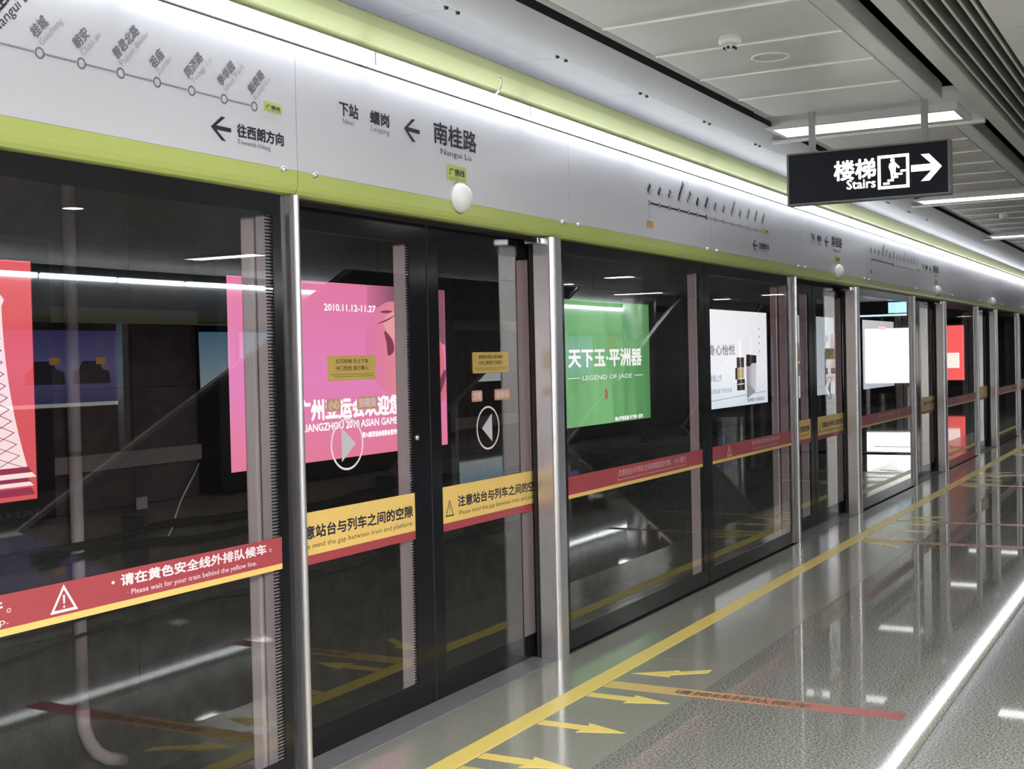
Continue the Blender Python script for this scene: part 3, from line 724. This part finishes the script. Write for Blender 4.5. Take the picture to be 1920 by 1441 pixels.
obj('ring', lambda bm: bm_lathe(bm, [(0.09, 0.0), (0.09, -0.012), (0.105, -0.010), (0.11, 0.0)], (7.95, -5.52, 2.999), 'z', 24), M_TRIM, dl)
sd = thing('smoke_detector', (5.46, -1.214, 2.95), 'white round smoke detector hanging from the ceiling panel', 'smoke detector')
obj('base', lambda bm: bm_lathe(bm, [(0.046, 0.0), (0.050, -0.012), (0.050, -0.024), (0.036, -0.034), (0.0, -0.034)], (5.46, -1.214, 3.0), 'z', 24), M_LIP, sd, True)
obj('sensing_chamber', lambda bm: bm_lathe(bm, [(0.022, -0.034), (0.024, -0.05), (0.018, -0.056), (0.0, -0.056)], (5.46, -1.214, 3.0), 'z', 16), M_LIP, sd, True)
def slots(bm):
    for a in range(6):
        t_ = a*math.pi/3
        cx, cy = 5.46+0.0235*math.cos(t_), -1.214+0.0235*math.sin(t_)
        bm_box(bm, cx-0.006, cx+0.006, cy-0.006, cy+0.006, 2.946, 2.956)
obj('slots', slots, M_SEAL, sd)['kind'] = 'stuff'
sp = thing('ceiling_speaker', (5.92, -1.256, 2.98), 'flat round white ceiling speaker set in a panel', 'speaker')
obj('rim', lambda bm: bm_lathe(bm, [(0.088, 0.0), (0.090, -0.006), (0.082, -0.008), (0.080, -0.003)], (5.92, -1.256, 3.0), 'z', 32), M_LIP, sp, True)
obj('grille', lambda bm: bm_lathe(bm, [(0.080, -0.003), (0.0, -0.004)], (5.92, -1.256, 3.0), 'z', 32), M_TRIM, sp, True)
s2 = thing('smoke_detector', (14.2, -1.2, 2.95), 'tiny smoke detector between the second and third ceiling lamps', 'smoke detector')
obj('base', lambda bm: bm_lathe(bm, [(0.046, 0.0), (0.050, -0.024), (0.030, -0.05), (0.0, -0.052)], (14.2, -1.2, 3.0), 'z', 20), M_LIP, s2, True)

# ------------------------------------------------------------------ floor markings
tag(box('safety_line', XA, 34.0, -0.442, -0.337, 0.0, 0.0015, M_FYEL), 'long yellow safety line along the platform edge', 'floor line')
def floor_arrow(x, tail, tip, label, w1=0.033, w2=0.072, sx=0.0):
    d = 1 if tip > tail else -1
    n = tip-d*0.19
    q = [(x+sx-w1, tail), (x+sx+w1, tail), (x+sx*0.4+w1, n), (x+sx*0.4+w2, n-d*0.012), (x, tip), (x+sx*0.4-w2, n-d*0.012), (x+sx*0.4-w1, n)]
    o = prism('floor_arrow', q, 'z', 0.0, 0.0015, M_FYEL)
    return tag(o, label, 'floor arrow', 'yellow arrows on the platform floor')
def strip_mat():
    m = bpy.data.materials.new('queue_strip_print'); m.use_nodes = True
    nt = m.node_tree; N = nt.nodes; L = nt.links; b = N['Principled BSDF']; b.inputs['Roughness'].default_value = 0.35
    g = N.new('ShaderNodeNewGeometry'); s = N.new('ShaderNodeSeparateXYZ'); L.new(g.outputs['Position'], s.inputs[0])
    mr = N.new('ShaderNodeMapRange'); mr.inputs[1].default_value = -0.45; mr.inputs[2].default_value = -1.87
    r = N.new('ShaderNodeValToRGB'); r.color_ramp.elements[0].color = (0.72, 0.55, 0.16, 1); r.color_ramp.elements[1].color = (0.24, 0.035, 0.045, 1)
    e = r.color_ramp.elements.new(0.30); e.color = (0.66, 0.42, 0.20, 1); e = r.color_ramp.elements.new(0.62); e.color = (0.46, 0.17, 0.13, 1)
    L.new(s.outputs[1], mr.inputs[0]); L.new(mr.outputs[0], r.inputs[0]); L.new(r.outputs[0], b.inputs['Base Color'])
    return m
M_STRIP = strip_mat()
MARK = [(5.0, 'nearest doorway', 1.0), (11.65, 'second doorway', 0.95), (16.5, 'third doorway', 0.93), (21.2, 'fourth doorway', 0.92)]
for k, (cx, dn, s_) in enumerate(MARK):
    for j, dx in enumerate((-0.55, -0.03, 0.48)):
        floor_arrow(cx+dx*s_, -0.452, -0.860, 'yellow floor arrow pointing out from the %s, %s of three' % (dn, ('near-end', 'middle', 'far-end')[j]))
    floor_arrow(cx+0.935*s_, -0.823, -0.478, 'yellow floor arrow pointing in to the far side of the '+dn, sx=0.19)
    floor_arrow(cx-0.87*s_, -0.823, -0.478, 'yellow floor arrow pointing in to the near side of the '+dn, sx=-0.19)
    for sd_, sx_ in (('far', 0.695), ('near', -0.755)):
        q = box('queue_strip', cx+sx_*s_-0.058, cx+sx_*s_+0.058, -1.872, -0.452, 0.0, 0.0012, M_STRIP)
        tag(q, 'yellow to red queue strip on the floor, %s side of the %s' % (sd_, dn), 'floor strip', 'queue strips on the platform floor')
        if k < 2:
            me = text('请按线排队候车', (cx+sx_*s_-0.032, -0.80, 0.0016), 0.66, 0.075, M_BROWNINK, q, rot=(0, 0, -math.pi/2), bold=0.02)

# ------------------------------------------------------------------ backlit posters on the tunnel wall
LBZ0, LBZ1, LBY = 0.822, 2.258, 3.20
def light_box(x1, face_mat, label):
    x0 = x1-3.03
    t = thing('light_box', ((x0+x1)/2, 3.3, 0.68), label, 'light box', 'backlit posters on the tunnel wall')
    def fr(bm):
        a, b, c, d = x0-0.11, x1+0.13, LBZ0-0.135, LBZ1+0.12
        bm_box(bm, a, x0, LBY-0.012, 3.40, c, d); bm_box(bm, x1, b, LBY-0.012, 3.40, c, d)
        bm_box(bm, x0, x1, LBY-0.012, 3.40, c, LBZ0); bm_box(bm, x0, x1, LBY-0.012, 3.40, LBZ1, d)
    obj('frame', fr, M_BOXF, t)
    box('poster', x0, x1, LBY, LBY+0.03, LBZ0, LBZ1, face_mat, t)
    return t, x0
YQ = LBY-0.002
E_W = emitter('backlit_white', (1, 1, 1), 1.35)
def shape(parent, name, pts, mat, lay=0):
    return plate(name, pts, '-Y', YQ-0.0012*lay, 0.001, mat, parent)
# red poster with a lattice tower
red, rx0 = light_box(5.425, gradient_emitter('red_backlit', [(0, (0.82, 0.13, 0.145)), (1, (0.95, 0.15, 0.17))], 2, LBZ0, LBZ1, 1.0), 'red backlit poster with a white carved tower, leftmost on the tunnel wall')
E_PW = emitter('backlit_pale_pink', (1.0, 0.80, 0.80), 1.2); E_PL = emitter('backlit_wine', (0.42, 0.06, 0.12), 0.9)
tc = 4.90
def half(z):   # half width of the tower at height z
    return 0.30+0.19*(max(0.0, 2.07-z)/1.15)**2.2
zs = [1.02+0.07*k for k in range(15)]
shape(red, 'tower', [(tc-half(z), z) for z in zs]+[(tc+half(z), z) for z in reversed(zs)], E_PW)
def lattice(bm):
    for k in range(14):
        za, zb = zs[k], zs[k+1]
        for u0, u1 in ((-0.9, -0.45), (-0.45, 0.05), (0.05, 0.5), (0.5, 0.92)):
            for s in (1, -1):
                xa = tc+half(za)*(u0 if s > 0 else u1); xb = tc+half(zb)*(u1 if s > 0 else u0)
                w_ = 0.006
                bm.faces.new([bm.verts.new((p[0], YQ-0.0024, p[1])) for p in ((xa-w_, za), (xa+w_, za), (xb+w_, zb), (xb-w_, zb))])
    bmesh.ops.recalc_face_normals(bm, faces=bm.faces[:])
obj('tower_lattice', lattice, E_PL, red)['kind'] = 'stuff'
shape(red, 'tower_top', [(tc-0.30, 1.98), (tc+0.30, 1.98), (tc+0.32, 2.02), (tc+0.25, 2.10), (tc+0.06, 2.2), (tc-0.06, 2.2), (tc-0.25, 2.10), (tc-0.32, 2.02)], E_PW, 1)
for j, (hw, za, zb, mt) in enumerate(((0.49, 0.985, 1.02, E_PL), (0.52, 0.955, 0.985, E_PW), (0.48, 0.93, 0.955, E_PL), (0.50, 0.905, 0.93, E_PW), (0.51, 0.85, 0.895, E_PL))):
    shape(red, 'tower_base', [(tc-hw, za), (tc+hw, za), (tc+hw*0.94, zb), (tc-hw*0.94, zb)], mt, 1)
text('400-613-2287', (4.90, LBY-0.0135, 0.726), 0.53, 0.048, principled('dim_ink', (0.12, 0.10, 0.11), 0.5), red)
# pink poster
pk, px = light_box(10.20, gradient_emitter('pink_backlit', [(0, (0.93, 0.26, 0.40)), (0.45, (0.93, 0.29, 0.62)), (1, (0.92, 0.25, 0.46))], 2, LBZ0, LBZ1, 1.06), 'pink backlit poster welcoming to the games, white lettering, behind nearest doorway')
text('2010.11.12-11.27', (8.335, YQ-0.006, 2.030), 0.725, 0.078, E_W, pk, bold=0.025)
text('2010', (7.36, YQ, 1.185), 0.46, 0.18, E_W, pk, bold=0.05)
text('广州亚运会欢迎您', (7.955, YQ, 1.165), 1.47, 0.175, E_W, pk, bold=0.045)
text('WELCOME TO', (7.36, YQ, 1.066), 0.54, 0.080, E_W, pk, bold=0.035)
text('GUANGZHOU 2010 ASIAN GAMES', (7.955, YQ, 1.064), 1.455, 0.085, E_W, pk, bold=0.03)
text('第16届亚运会组委会宣传部', (8.83, YQ, 0.975), 0.56, 0.048, E_W, pk, bold=0.06)
E_S1 = emitter('backlit_scarlet', (0.95, 0.16, 0.22), 1.0); E_S2 = emitter('backlit_salmon', (1.0, 0.45, 0.45), 1.05); E_S3 = emitter('backlit_plum', (0.30, 0.07, 0.13), 0.9)
def smooth(pts, n=6):
    """closed Catmull-Rom outline through the points"""
    out = []; k = len(pts)
    for i in range(k):
        p0, p1, p2, p3 = pts[i-1], pts[i], pts[(i+1) % k], pts[(i+2) % k]
        for j in range(n):
            t = j/n
            out.append(tuple(0.5*((2*p1[c])+(-p0[c]+p2[c])*t+(2*p0[c]-5*p1[c]+4*p2[c]-p3[c])*t*t+(-p0[c]+3*p1[c]-3*p2[c]+p3[c])*t**3) for c in (0, 1)))
    return out
E_PLUM = gradient_emitter('plum_backlit', [(0, (0.90, 0.24, 0.45)), (1, (0.30, 0.12, 0.18))], 0, 8.85, 9.35, 1.0)
E_DRAPE = gradient_emitter('drape_backlit', [(0, (0.93, 0.25, 0.55)), (0.5, (0.97, 0.33, 0.40)), (1, (0.92, 0.22, 0.26))], 0, 8.9, 9.8, 1.0)
shape(pk, 'plum_ground', [(8.95, 2.08), (9.3, 2.06), (9.6, 1.9), (10.19, 1.75), (10.19, 2.257), (8.95, 2.257)], E_PLUM, 0)
shape(pk, 'silk_drape', smooth([(8.98, 1.96), (9.12, 2.08), (9.34, 2.13), (9.62, 2.08), (9.9, 1.97), (10.12, 1.76), (10.17, 1.5), (10.16, 1.25), (9.9, 1.22), (9.55, 1.28), (9.25, 1.34), (9.02, 1.46), (8.90, 1.72)]), E_DRAPE, 1)
shape(pk, 'silk_fold', smooth([(9.18, 1.96), (9.36, 2.05), (9.62, 2.03), (9.70, 1.9), (9.52, 1.82), (9.34, 1.80), (9.22, 1.88)]), E_S2, 2)
shape(pk, 'silk_shadow', smooth([(9.13, 2.035), (9.24, 2.05), (9.32, 2.04), (9.22, 2.025)]), E_S3, 3)
shape(pk, 'silk_shadow', smooth([(9.08, 1.93), (9.22, 1.97), (9.36, 2.01), (9.22, 1.955)]), E_S3, 3)
shape(pk, 'silk_shadow', smooth([(9.19, 1.87), (9.30, 1.80), (9.33, 1.70), (9.24, 1.66), (9.22, 1.76)]), E_S3, 3)
for j in range(9):
    zz = 1.86-0.075*j
    shape(pk, 'silk_fold', smooth([(9.86, zz), (9.98, zz-0.012), (10.10, zz-0.035), (9.98, zz-0.030)], 4), E_S2, 2)
shape(pk, 'silk_shadow', smooth([(9.86, 1.95), (9.98, 1.99), (10.06, 1.93), (9.96, 1.88)]), E_S3, 2)
shape(pk, 'silk_shadow', smooth([(9.90, 1.33), (10.04, 1.40), (10.17, 1.52), (10.17, 1.42), (10.02, 1.25)]), E_S3, 3)
# green jade poster
gr, gx = light_box(15.16, gradient_emitter('green_backlit', [(0, (0.16, 0.42, 0.17)), (0.45, (0.24, 0.58, 0.24)), (0.75, (0.14, 0.40, 0.15)), (1, (0.10, 0.30, 0.11))], 0, 12.6, 15.16, 1.25, 0.8), 'green backlit poster with white brush characters, right of nearest doorway')
text('天下玉·平洲器', (12.80, YQ, 1.515), 2.10, 0.225, E_W, gr, bold=0.035)
text('LEGEND OF JADE', (13.16, YQ, 1.345), 1.42, 0.075, E_W, gr, bold=0.0)
for (a, b) in ((12.78, 13.10), (14.66, 14.92)):
    shape(gr, 'rule_line', [(a, 1.368), (b, 1.368), (b, 1.376), (a, 1.376)], E_W)
text('佛山平洲玉器 天下第一玉市', (14.04, YQ, 0.842), 0.86, 0.05, E_W, gr, bold=0.07)
shape(gr, 'red_seal', ellipse(13.80, 1.17, 0.045, 0.07, 12), emitter('backlit_seal', (0.5, 0.28, 0.10), 0.9))
# white poster with a boxed bottle
E_BROWN = emitter('backlit_brown', (0.045, 0.032, 0.03), 1.0); E_SILV = emitter('backlit_silver', (0.42, 0.45, 0.50), 1.0); E_AMB = emitter('backlit_amber', (0.75, 0.62, 0.25), 1.0)
E_PALE = emitter('backlit_pale_blue', (0.62, 0.78, 0.86), 1.15); E_LINE = emitter('backlit_line', (0.45, 0.52, 0.58), 1.0); E_GREYW = emitter('backlit_grey', (0.45, 0.46, 0.48), 1.1)
wh, wx = light_box(20.10, gradient_emitter('white_backlit', [(0, (0.72, 0.82, 0.90)), (0.35, (0.92, 0.95, 1.0)), (1, (0.95, 0.96, 1.0))], 2, LBZ0, LBZ1, 1.6), 'white backlit poster with a boxed bottle, left of second doorway')
text('身心怡悦', (17.35, YQ, 1.61), 1.16, 0.16, E_GREYW, wh, bold=0.03)
text('新鲜上市', (17.40, YQ, 1.22), 0.5, 0.11, E_PALE, wh, bold=0.04)
text('敬请品鉴 专柜有售', (17.35, YQ, 1.045), 1.0, 0.075, E_PALE, wh, bold=0.03)
def pbottle(p, x, z):
    shape(p, 'bottle_body', [(x-0.16, z), (x+0.20, z), (x+0.20, z+0.17), (x-0.16, z+0.17)], E_BROWN, 1)
    shape(p, 'bottle_label', [(x-0.12, z+0.085), (x+0.16, z+0.09), (x+0.16, z+0.105), (x-0.12, z+0.10)], E_W, 2)
    shape(p, 'bottle_shoulder', [(x-0.24, z+0.17), (x-0.12, z+0.17), (x-0.12, z+0.35), (x-0.24, z+0.34)], E_BROWN, 1)
    shape(p, 'bottle_liquid', [(x-0.14, z+0.18), (x+0.16, z+0.18), (x+0.16, z+0.34), (x-0.14, z+0.34)], E_AMB, 2)
    shape(p, 'bottle_cap', [(x-0.16, z+0.345), (x+0.18, z+0.345), (x+0.18, z+0.50), (x-0.16, z+0.50)], E_BROWN, 1)
pbottle(wh, 18.74, 1.055)
shape(wh, 'carton', [(19.04, 0.94), (19.48, 1.02), (19.53, 1.50), (19.04, 1.45)], gradient_emitter('carton_print', [(0, (0.36, 0.38, 0.42)), (0.6, (0.70, 0.72, 0.76)), (1, (0.92, 0.94, 0.97))], 0, 19.0, 19.4, 1.1), 1)
shape(wh, 'carton_lid', [(19.02, 1.42), (19.20, 1.41), (19.30, 1.46), (19.53, 1.46), (19.53, 1.58), (19.04, 1.60)], E_BROWN, 2)
shape(wh, 'carton_shade', [(19.04, 0.92), (19.46, 1.01), (19.30, 1.08), (19.06, 1.16)], E_GREYW, 2)
for zz in (1.62, 1.75, 1.85, 1.98):
    shape(wh, 'petal_speck', [(19.66, zz), (19.72, zz+0.01), (19.70, zz+0.05)], E_GREYW, 1)
shape(wh, 'horizon_line', [(17.2, 0.925), (20.0, 1.0), (20.0, 1.008), (17.2, 0.935)], E_LINE, 0)
text('纯净配方 自然生活', (19.05, YQ-0.003, 0.87), 0.85, 0.06, E_LINE, wh, bold=0.04)
# white poster with a slim bottle
w2, w2x = light_box(24.73, gradient_emitter('white_backlit_cool', [(0, (0.80, 0.90, 0.95)), (1, (0.66, 0.78, 0.83))], 2, LBZ0, LBZ1, 1.1), 'pale backlit poster with a slim dark bottle, behind second doorway')
E_NAVY = emitter('backlit_navy', (0.02, 0.02, 0.06), 1.0); E_ROSE = emitter('backlit_rose', (0.42, 0.18, 0.22), 1.0); E_OCH = emitter('backlit_ochre', (0.30, 0.22, 0.09), 1.0)
for j, (a, b, c, d, mt) in enumerate(((23.62, 23.72, 1.0, 1.62, E_NAVY), (23.72, 24.05, 1.0, 1.5, E_GREYW), (24.05, 24.25, 1.05, 1.95, E_ROSE), (23.90, 24.50, 1.35, 1.52, E_OCH), (24.15, 24.40, 1.2, 1.7, E_OCH), (23.70, 23.85, 1.80, 1.92, E_NAVY), (21.7, 21.95, 1.60, 1.78, E_OCH), (21.7, 22.0, 1.28, 1.42, E_OCH))):
    shape(w2, 'printed_bottle', [(a, c), (b, c), (b, d), (a, d)], mt, 1+j % 3)
shape(w2, 'table_edge', [(21.75, 0.95), (24.6, 0.98), (24.6, 0.99), (21.75, 0.96)], E_LINE)
light_box(29.6, MATS['white_backlit'], 'white backlit poster farthest along the tunnel wall')
light_box(0.66, MATS['white_backlit'], 'white backlit poster next to the red one, outside the picture')
light_box(-2.6, MATS['red_backlit'], 'red backlit poster at the near end of the tunnel wall')
# pipe, rails and cables on the tunnel wall
dp = thing('drain_pipe', (5.84, 3.32, -1.1), 'pale grey vertical drain pipe on the tunnel wall, seen through left glass', 'pipe')
tube('pipe_run', [(5.84, 3.32, 3.3), (5.84, 3.32, 1.075)], 0.042, M_PIPE, dp)
tube('pipe_run', [(5.84, 3.32, 1.045), (5.84, 3.32, -0.60)], 0.042, M_PIPE, dp)
tube('pipe_joint', [(5.84, 3.32, 1.03), (5.84, 3.32, 1.09)], 0.040, M_RAIL, dp)
tube('pipe_elbow', [(5.84, 3.32, -0.58), (5.845, 3.32, -0.70), (5.88, 3.315, -0.80), (5.94, 3.31, -0.89), (6.02, 3.30, -0.95), (6.15, 3.29, -1.0)], 0.046, M_PIPE, dp)
for z0, z1, nm in ((1.90, 2.0, 'upper'), (0.93, 1.04, 'lower')):
    for xa, xb, wh_ in ((5.56, 7.05, 'left of the pink poster'), (10.34, 12.0, 'between pink and green posters')):
        tag(box('wall_rail', xa, xb, 3.355, 3.40, z0, z1, M_RAIL), 'grey %s rail on the tunnel wall, %s' % (nm, wh_), 'wall rail', 'grey rails on the tunnel wall')
for j, zc in enumerate((0.50, 0.41, 0.18, 0.05, -0.08)):
    pts = []
    x = 2.0
    while x <= 32: pts.append((x, 3.22-0.01*j, zc+0.020*math.sin(x*2.1+j*1.7)-0.012*math.cos(x*5.3+j))); x += 0.22
    tag(tube('wall_cable', pts, (0.026, 0.024, 0.014, 0.012, 0.012)[j], M_CABLE, None, 8), 'black cable sagging along the tunnel wall, %s from the top' % ORD[j], 'cable', 'cables on the tunnel wall')
for j in range(16):
    bx = 3.3+1.5*j
    tag(box('cable_bracket', bx, bx+0.04, 3.20, 3.40, -0.20, 0.60, M_DARK), 'dark steel bracket holding the tunnel wall cables, %s from the near end' % ORD[j], 'cable bracket', 'cable brackets on the tunnel wall')
tag(tube('wire_reflection', [(7.02, 3.36, 0.90), (6.94, 3.34, 0.82), (6.86, 3.33, 0.74), (6.79, 3.33, 0.65), (6.74, 3.33, 0.56), (6.70, 3.33, 0.47), (6.65, 3.34, 0.40)], 0.006, M_LIP, None, 6), 'thin pale curved tube standing in for a reflected wire', 'wire')  # reflection of a wire, built as a pale tube
tag(box('wall_tag', 6.28-0.045, 6.28+0.045, 3.185, 3.20, 0.66, 0.74, principled('tag_white', (0.45, 0.43, 0.45), 0.5)), 'small white tag on the tunnel wall right of the pipe', 'tag')
for j, yy in enumerate((1.15, 2.58)):
    def rail(bm):
        bm_prism(bm, [(yy-0.07, -1.2), (yy+0.07, -1.2), (yy+0.07, -1.185), (yy+0.012, -1.17), (yy+0.012, -1.09), (yy+0.036, -1.08), (yy+0.036, -1.045), (yy-0.036, -1.045), (yy-0.036, -1.08), (yy-0.012, -1.09), (yy-0.012, -1.17), (yy-0.07, -1.185)], 'x', XA, XB)
    tag(obj('running_rail', rail, M_RAIL), 'steel running rail of the track, '+('platform side' if j == 0 else 'wall side'), 'rail')

# ------------------------------------------------------------------ the other side of the platform (shows in the glass)
op = thing('wall_opposite', (14, -10.4, 0), kind='structure')
box('opposite_header', XA, XB, -10.42, -10.40, 2.34, 2.83, M_WHITE, op)
prism('opposite_lower_edge', [(-10.40, 2.338), (-10.40, 2.28), (-10.42, 2.245), (-10.56, 2.243), (-10.56, 2.338)], 'x', XA, XB, M_GREEN, op)
box('opposite_housing', XA, XB, -10.7, -10.42, 2.26, 3.6, M_DARK, op)
box('opposite_base', XA, XB, -10.43, -10.41, 0.0, 0.12, M_BLACK, op)
x = XA+0.3; k = 0
while x < XB-3:
    box('opposite_post', x, x+0.11, -10.50, -10.385, 0.0, 2.243, M_STEEL, op)
    box('opposite_glass', x+0.12, x+2.25, -10.43, -10.42, 0.12, 2.24, M_GLASS2, op)
    x += 2.37; k += 1
box('opposite_tunnel_wall', XA, XB, -13.9, -13.75, -1.4, 3.6, M_TWALL, op)
box('opposite_track', XA, XB, -13.9, -10.7, -1.4, -1.2, M_TBASE, op)
x = XA; k = 0
while x < XB-2:
    s = thing('strip_lamp', (x+0.685, -10.38, 2.80), 'glowing strip lamp above the opposite header, %s from the near end' % (ORD[k] if k < len(ORD) else 'number %d' % (k+1)), 'lamp', 'strip lamps above the opposite header')
    prism('tube', [(-10.34, 2.822), (-10.36, 2.808), (-10.39, 2.808), (-10.40, 2.832), (-10.40, 2.868), (-10.36, 2.884), (-10.34, 2.866)], 'x', x+0.03, x+1.34, M_LAMP, s)
    x += 1.37; k += 1
    if k >= 27: break
E_BLUE = gradient_emitter('blue_backlit', [(0, (0.10, 0.10, 0.30)), (0.5, (0.22, 0.22, 0.52)), (1, (0.10, 0.09, 0.32))], 2, 1.05, 2.26, 2.3)
E_SKY = gradient_emitter('sky_backlit', [(0, (0.75, 0.85, 0.88)), (0.4, (0.45, 0.68, 0.82)), (1, (0.16, 0.36, 0.58))], 2, 1.1, 2.28, 2.6)
E_BOX = {0: E_BLUE, 1: E_SKY}
for j, (xa, xb) in enumerate(((13.45, 16.5), (18.43, 21.4), (23.2, 26.2), (8.6, 11.6), (28.0, 31.0), (33, 36))):
    b = thing('light_box', ((xa+xb)/2, -13.65, 0.9), ['blue backlit poster across the far track, two dark cars', 'sky blue backlit poster across the far track', 'blue backlit poster across the far track, beyond the sky blue one', 'sky blue backlit poster across the far track, nearest one', 'sky blue backlit poster across the far track, fifth along', 'blue backlit poster across the far track, last one'][j], 'light box', 'backlit posters across the far track')
    box('frame', xa-0.12, xb+0.12, -13.75, -13.66, 0.80, 2.40, M_BOXF, b)
    box('poster', xa, xb, -13.66, -13.65, 1.03, 2.26, [E_BLUE, E_SKY, E_BLUE, E_SKY, E_SKY, E_BLUE][j], b)
    if j == 0:
        box('white_strip', xa, xb, -13.66, -13.648, 0.965, 1.03, emitter('backlit_strip', (0.8, 0.85, 0.85), 3.0), b)
        for cx in (14.75, 15.75):
            obj('printed_car', lambda bm: bm_prism(bm, [(cx-0.42, 1.35), (cx+0.42, 1.35), (cx+0.40, 1.56), (cx+0.24, 1.60), (cx+0.15, 1.74), (cx-0.20, 1.74), (cx-0.28, 1.60), (cx-0.40, 1.56)], 'y', -13.648, -13.646), E_NAVY, b)
            box('orange_panel', cx+0.10, cx+0.32, -13.648, -13.645, 1.68, 1.80, emitter('backlit_orange', (0.8, 0.35, 0.1), 2.2), b)
def stair(x0, label, th):
    s = thing('staircase', (x0+5, -8.0, 0), label, 'staircase', 'staircases on the platform')
    k = 0.482; top = 2.94; L = top/k
    obj('balustrade', lambda bm: bm_prism(bm, [(x0, 0.0), (x0+th, 0.0), (x0+th+L, top), (x0+L, top)], 'y', -7.5, -7.42), M_STAIR, s)
    for dx in (0.0, th):
        obj('edge_trim', lambda bm: bm_prism(bm, [(x0+dx-0.06, 0.0), (x0+dx+0.06, 0.0), (x0+dx+0.06+L, top), (x0+dx-0.06+L, top)], 'y', -7.42, -7.38), M_SIDE, s)
    for q in range(10):
        xs_ = x0+2.0+q*0.415
        box('stair_step', xs_, xs_+0.46, -8.9, -7.51, q*0.2, q*0.2+0.2, M_EDGE, s)
stair(8.89, 'dark clad staircase with pale edge trims in the middle of the platform', 7.0)
stair(21.3, 'second dark staircase with pale edge trims farther along the platform', 6.0)
mp = thing('map_stand', (36.9, -4.85, 0), 'freestanding white backlit map board on the platform', 'map board')
box('frame', 36.9, 37.05, -5.60, -4.10, 0.60, 2.34, M_DARK, mp)
box('panel', 36.88, 36.9, -5.50, -4.20, 0.70, 2.24, emitter('map_white', (1, 1, 1), 3.2), mp)
for yy in (-5.45, -4.3): box('leg', 36.92, 37.02, yy-0.05, yy+0.05, 0.0, 0.62, M_STEEL, mp)
box('red_tab', 36.872, 36.88, -5.12, -4.92, 2.20, 2.30, emitter('map_red', (0.8, 0.12, 0.15), 2.0), mp)
for zz in (1.05, 1.5, 1.85): box('route_print', 36.876, 36.88, -5.3, -4.5, zz, zz+0.012, emitter('map_grey', (0.8, 0.78, 0.8), 2.6), mp)
pd = thing('departure_screen', (36.5, -5.0, 2.6), 'black hanging departure screen with pale blue panel', 'screen')
box('case', 36.5, 36.65, -5.65, -4.20, 2.55, 2.995, M_SEAL, pd)
box('blue_panel', 36.49, 36.5, -4.75, -4.25, 2.66, 2.96, emitter('pids_blue', (0.40, 0.65, 0.85), 2.2), pd)
box('ticker', 36.49, 36.5, -5.60, -4.25, 2.58, 2.63, emitter('pids_ticker', (0.55, 0.80, 0.95), 2.0), pd)
rb = thing('poster_stand', (44, -3.9, 0), 'red freestanding poster board farther along the platform', 'poster board')
box('frame', 44, 44.15, -4.75, -3.85, 0.4, 2.5, M_DARK, rb)
box('panel', 43.98, 44, -4.65, -3.95, 0.6, 2.4, emitter('stand_red', (0.75, 0.10, 0.10), 1.6), rb)
box('panel_print', 43.97, 43.98, -4.5, -4.1, 1.0, 1.5, emitter('stand_pale', (0.9, 0.7, 0.65), 1.6), rb)
for j in range(6):
    cx = 28.5+6.5*j
    cl = thing('column', (cx, -8.9, 0), 'steel clad round column on the far half of the platform, %s along' % ORD[j], 'column', 'steel clad columns')
    obj('shaft', lambda bm: bm_lathe(bm, [(0.40, 0.0), (0.40, 3.0)], (cx, -8.9, 0), 'z', 28), M_STEEL, cl, True)
    obj('skirt', lambda bm: bm_lathe(bm, [(0.415, 0.0), (0.415, 0.15), (0.40, 0.16)], (cx, -8.9, 0), 'z', 28), M_DARK, cl, True)
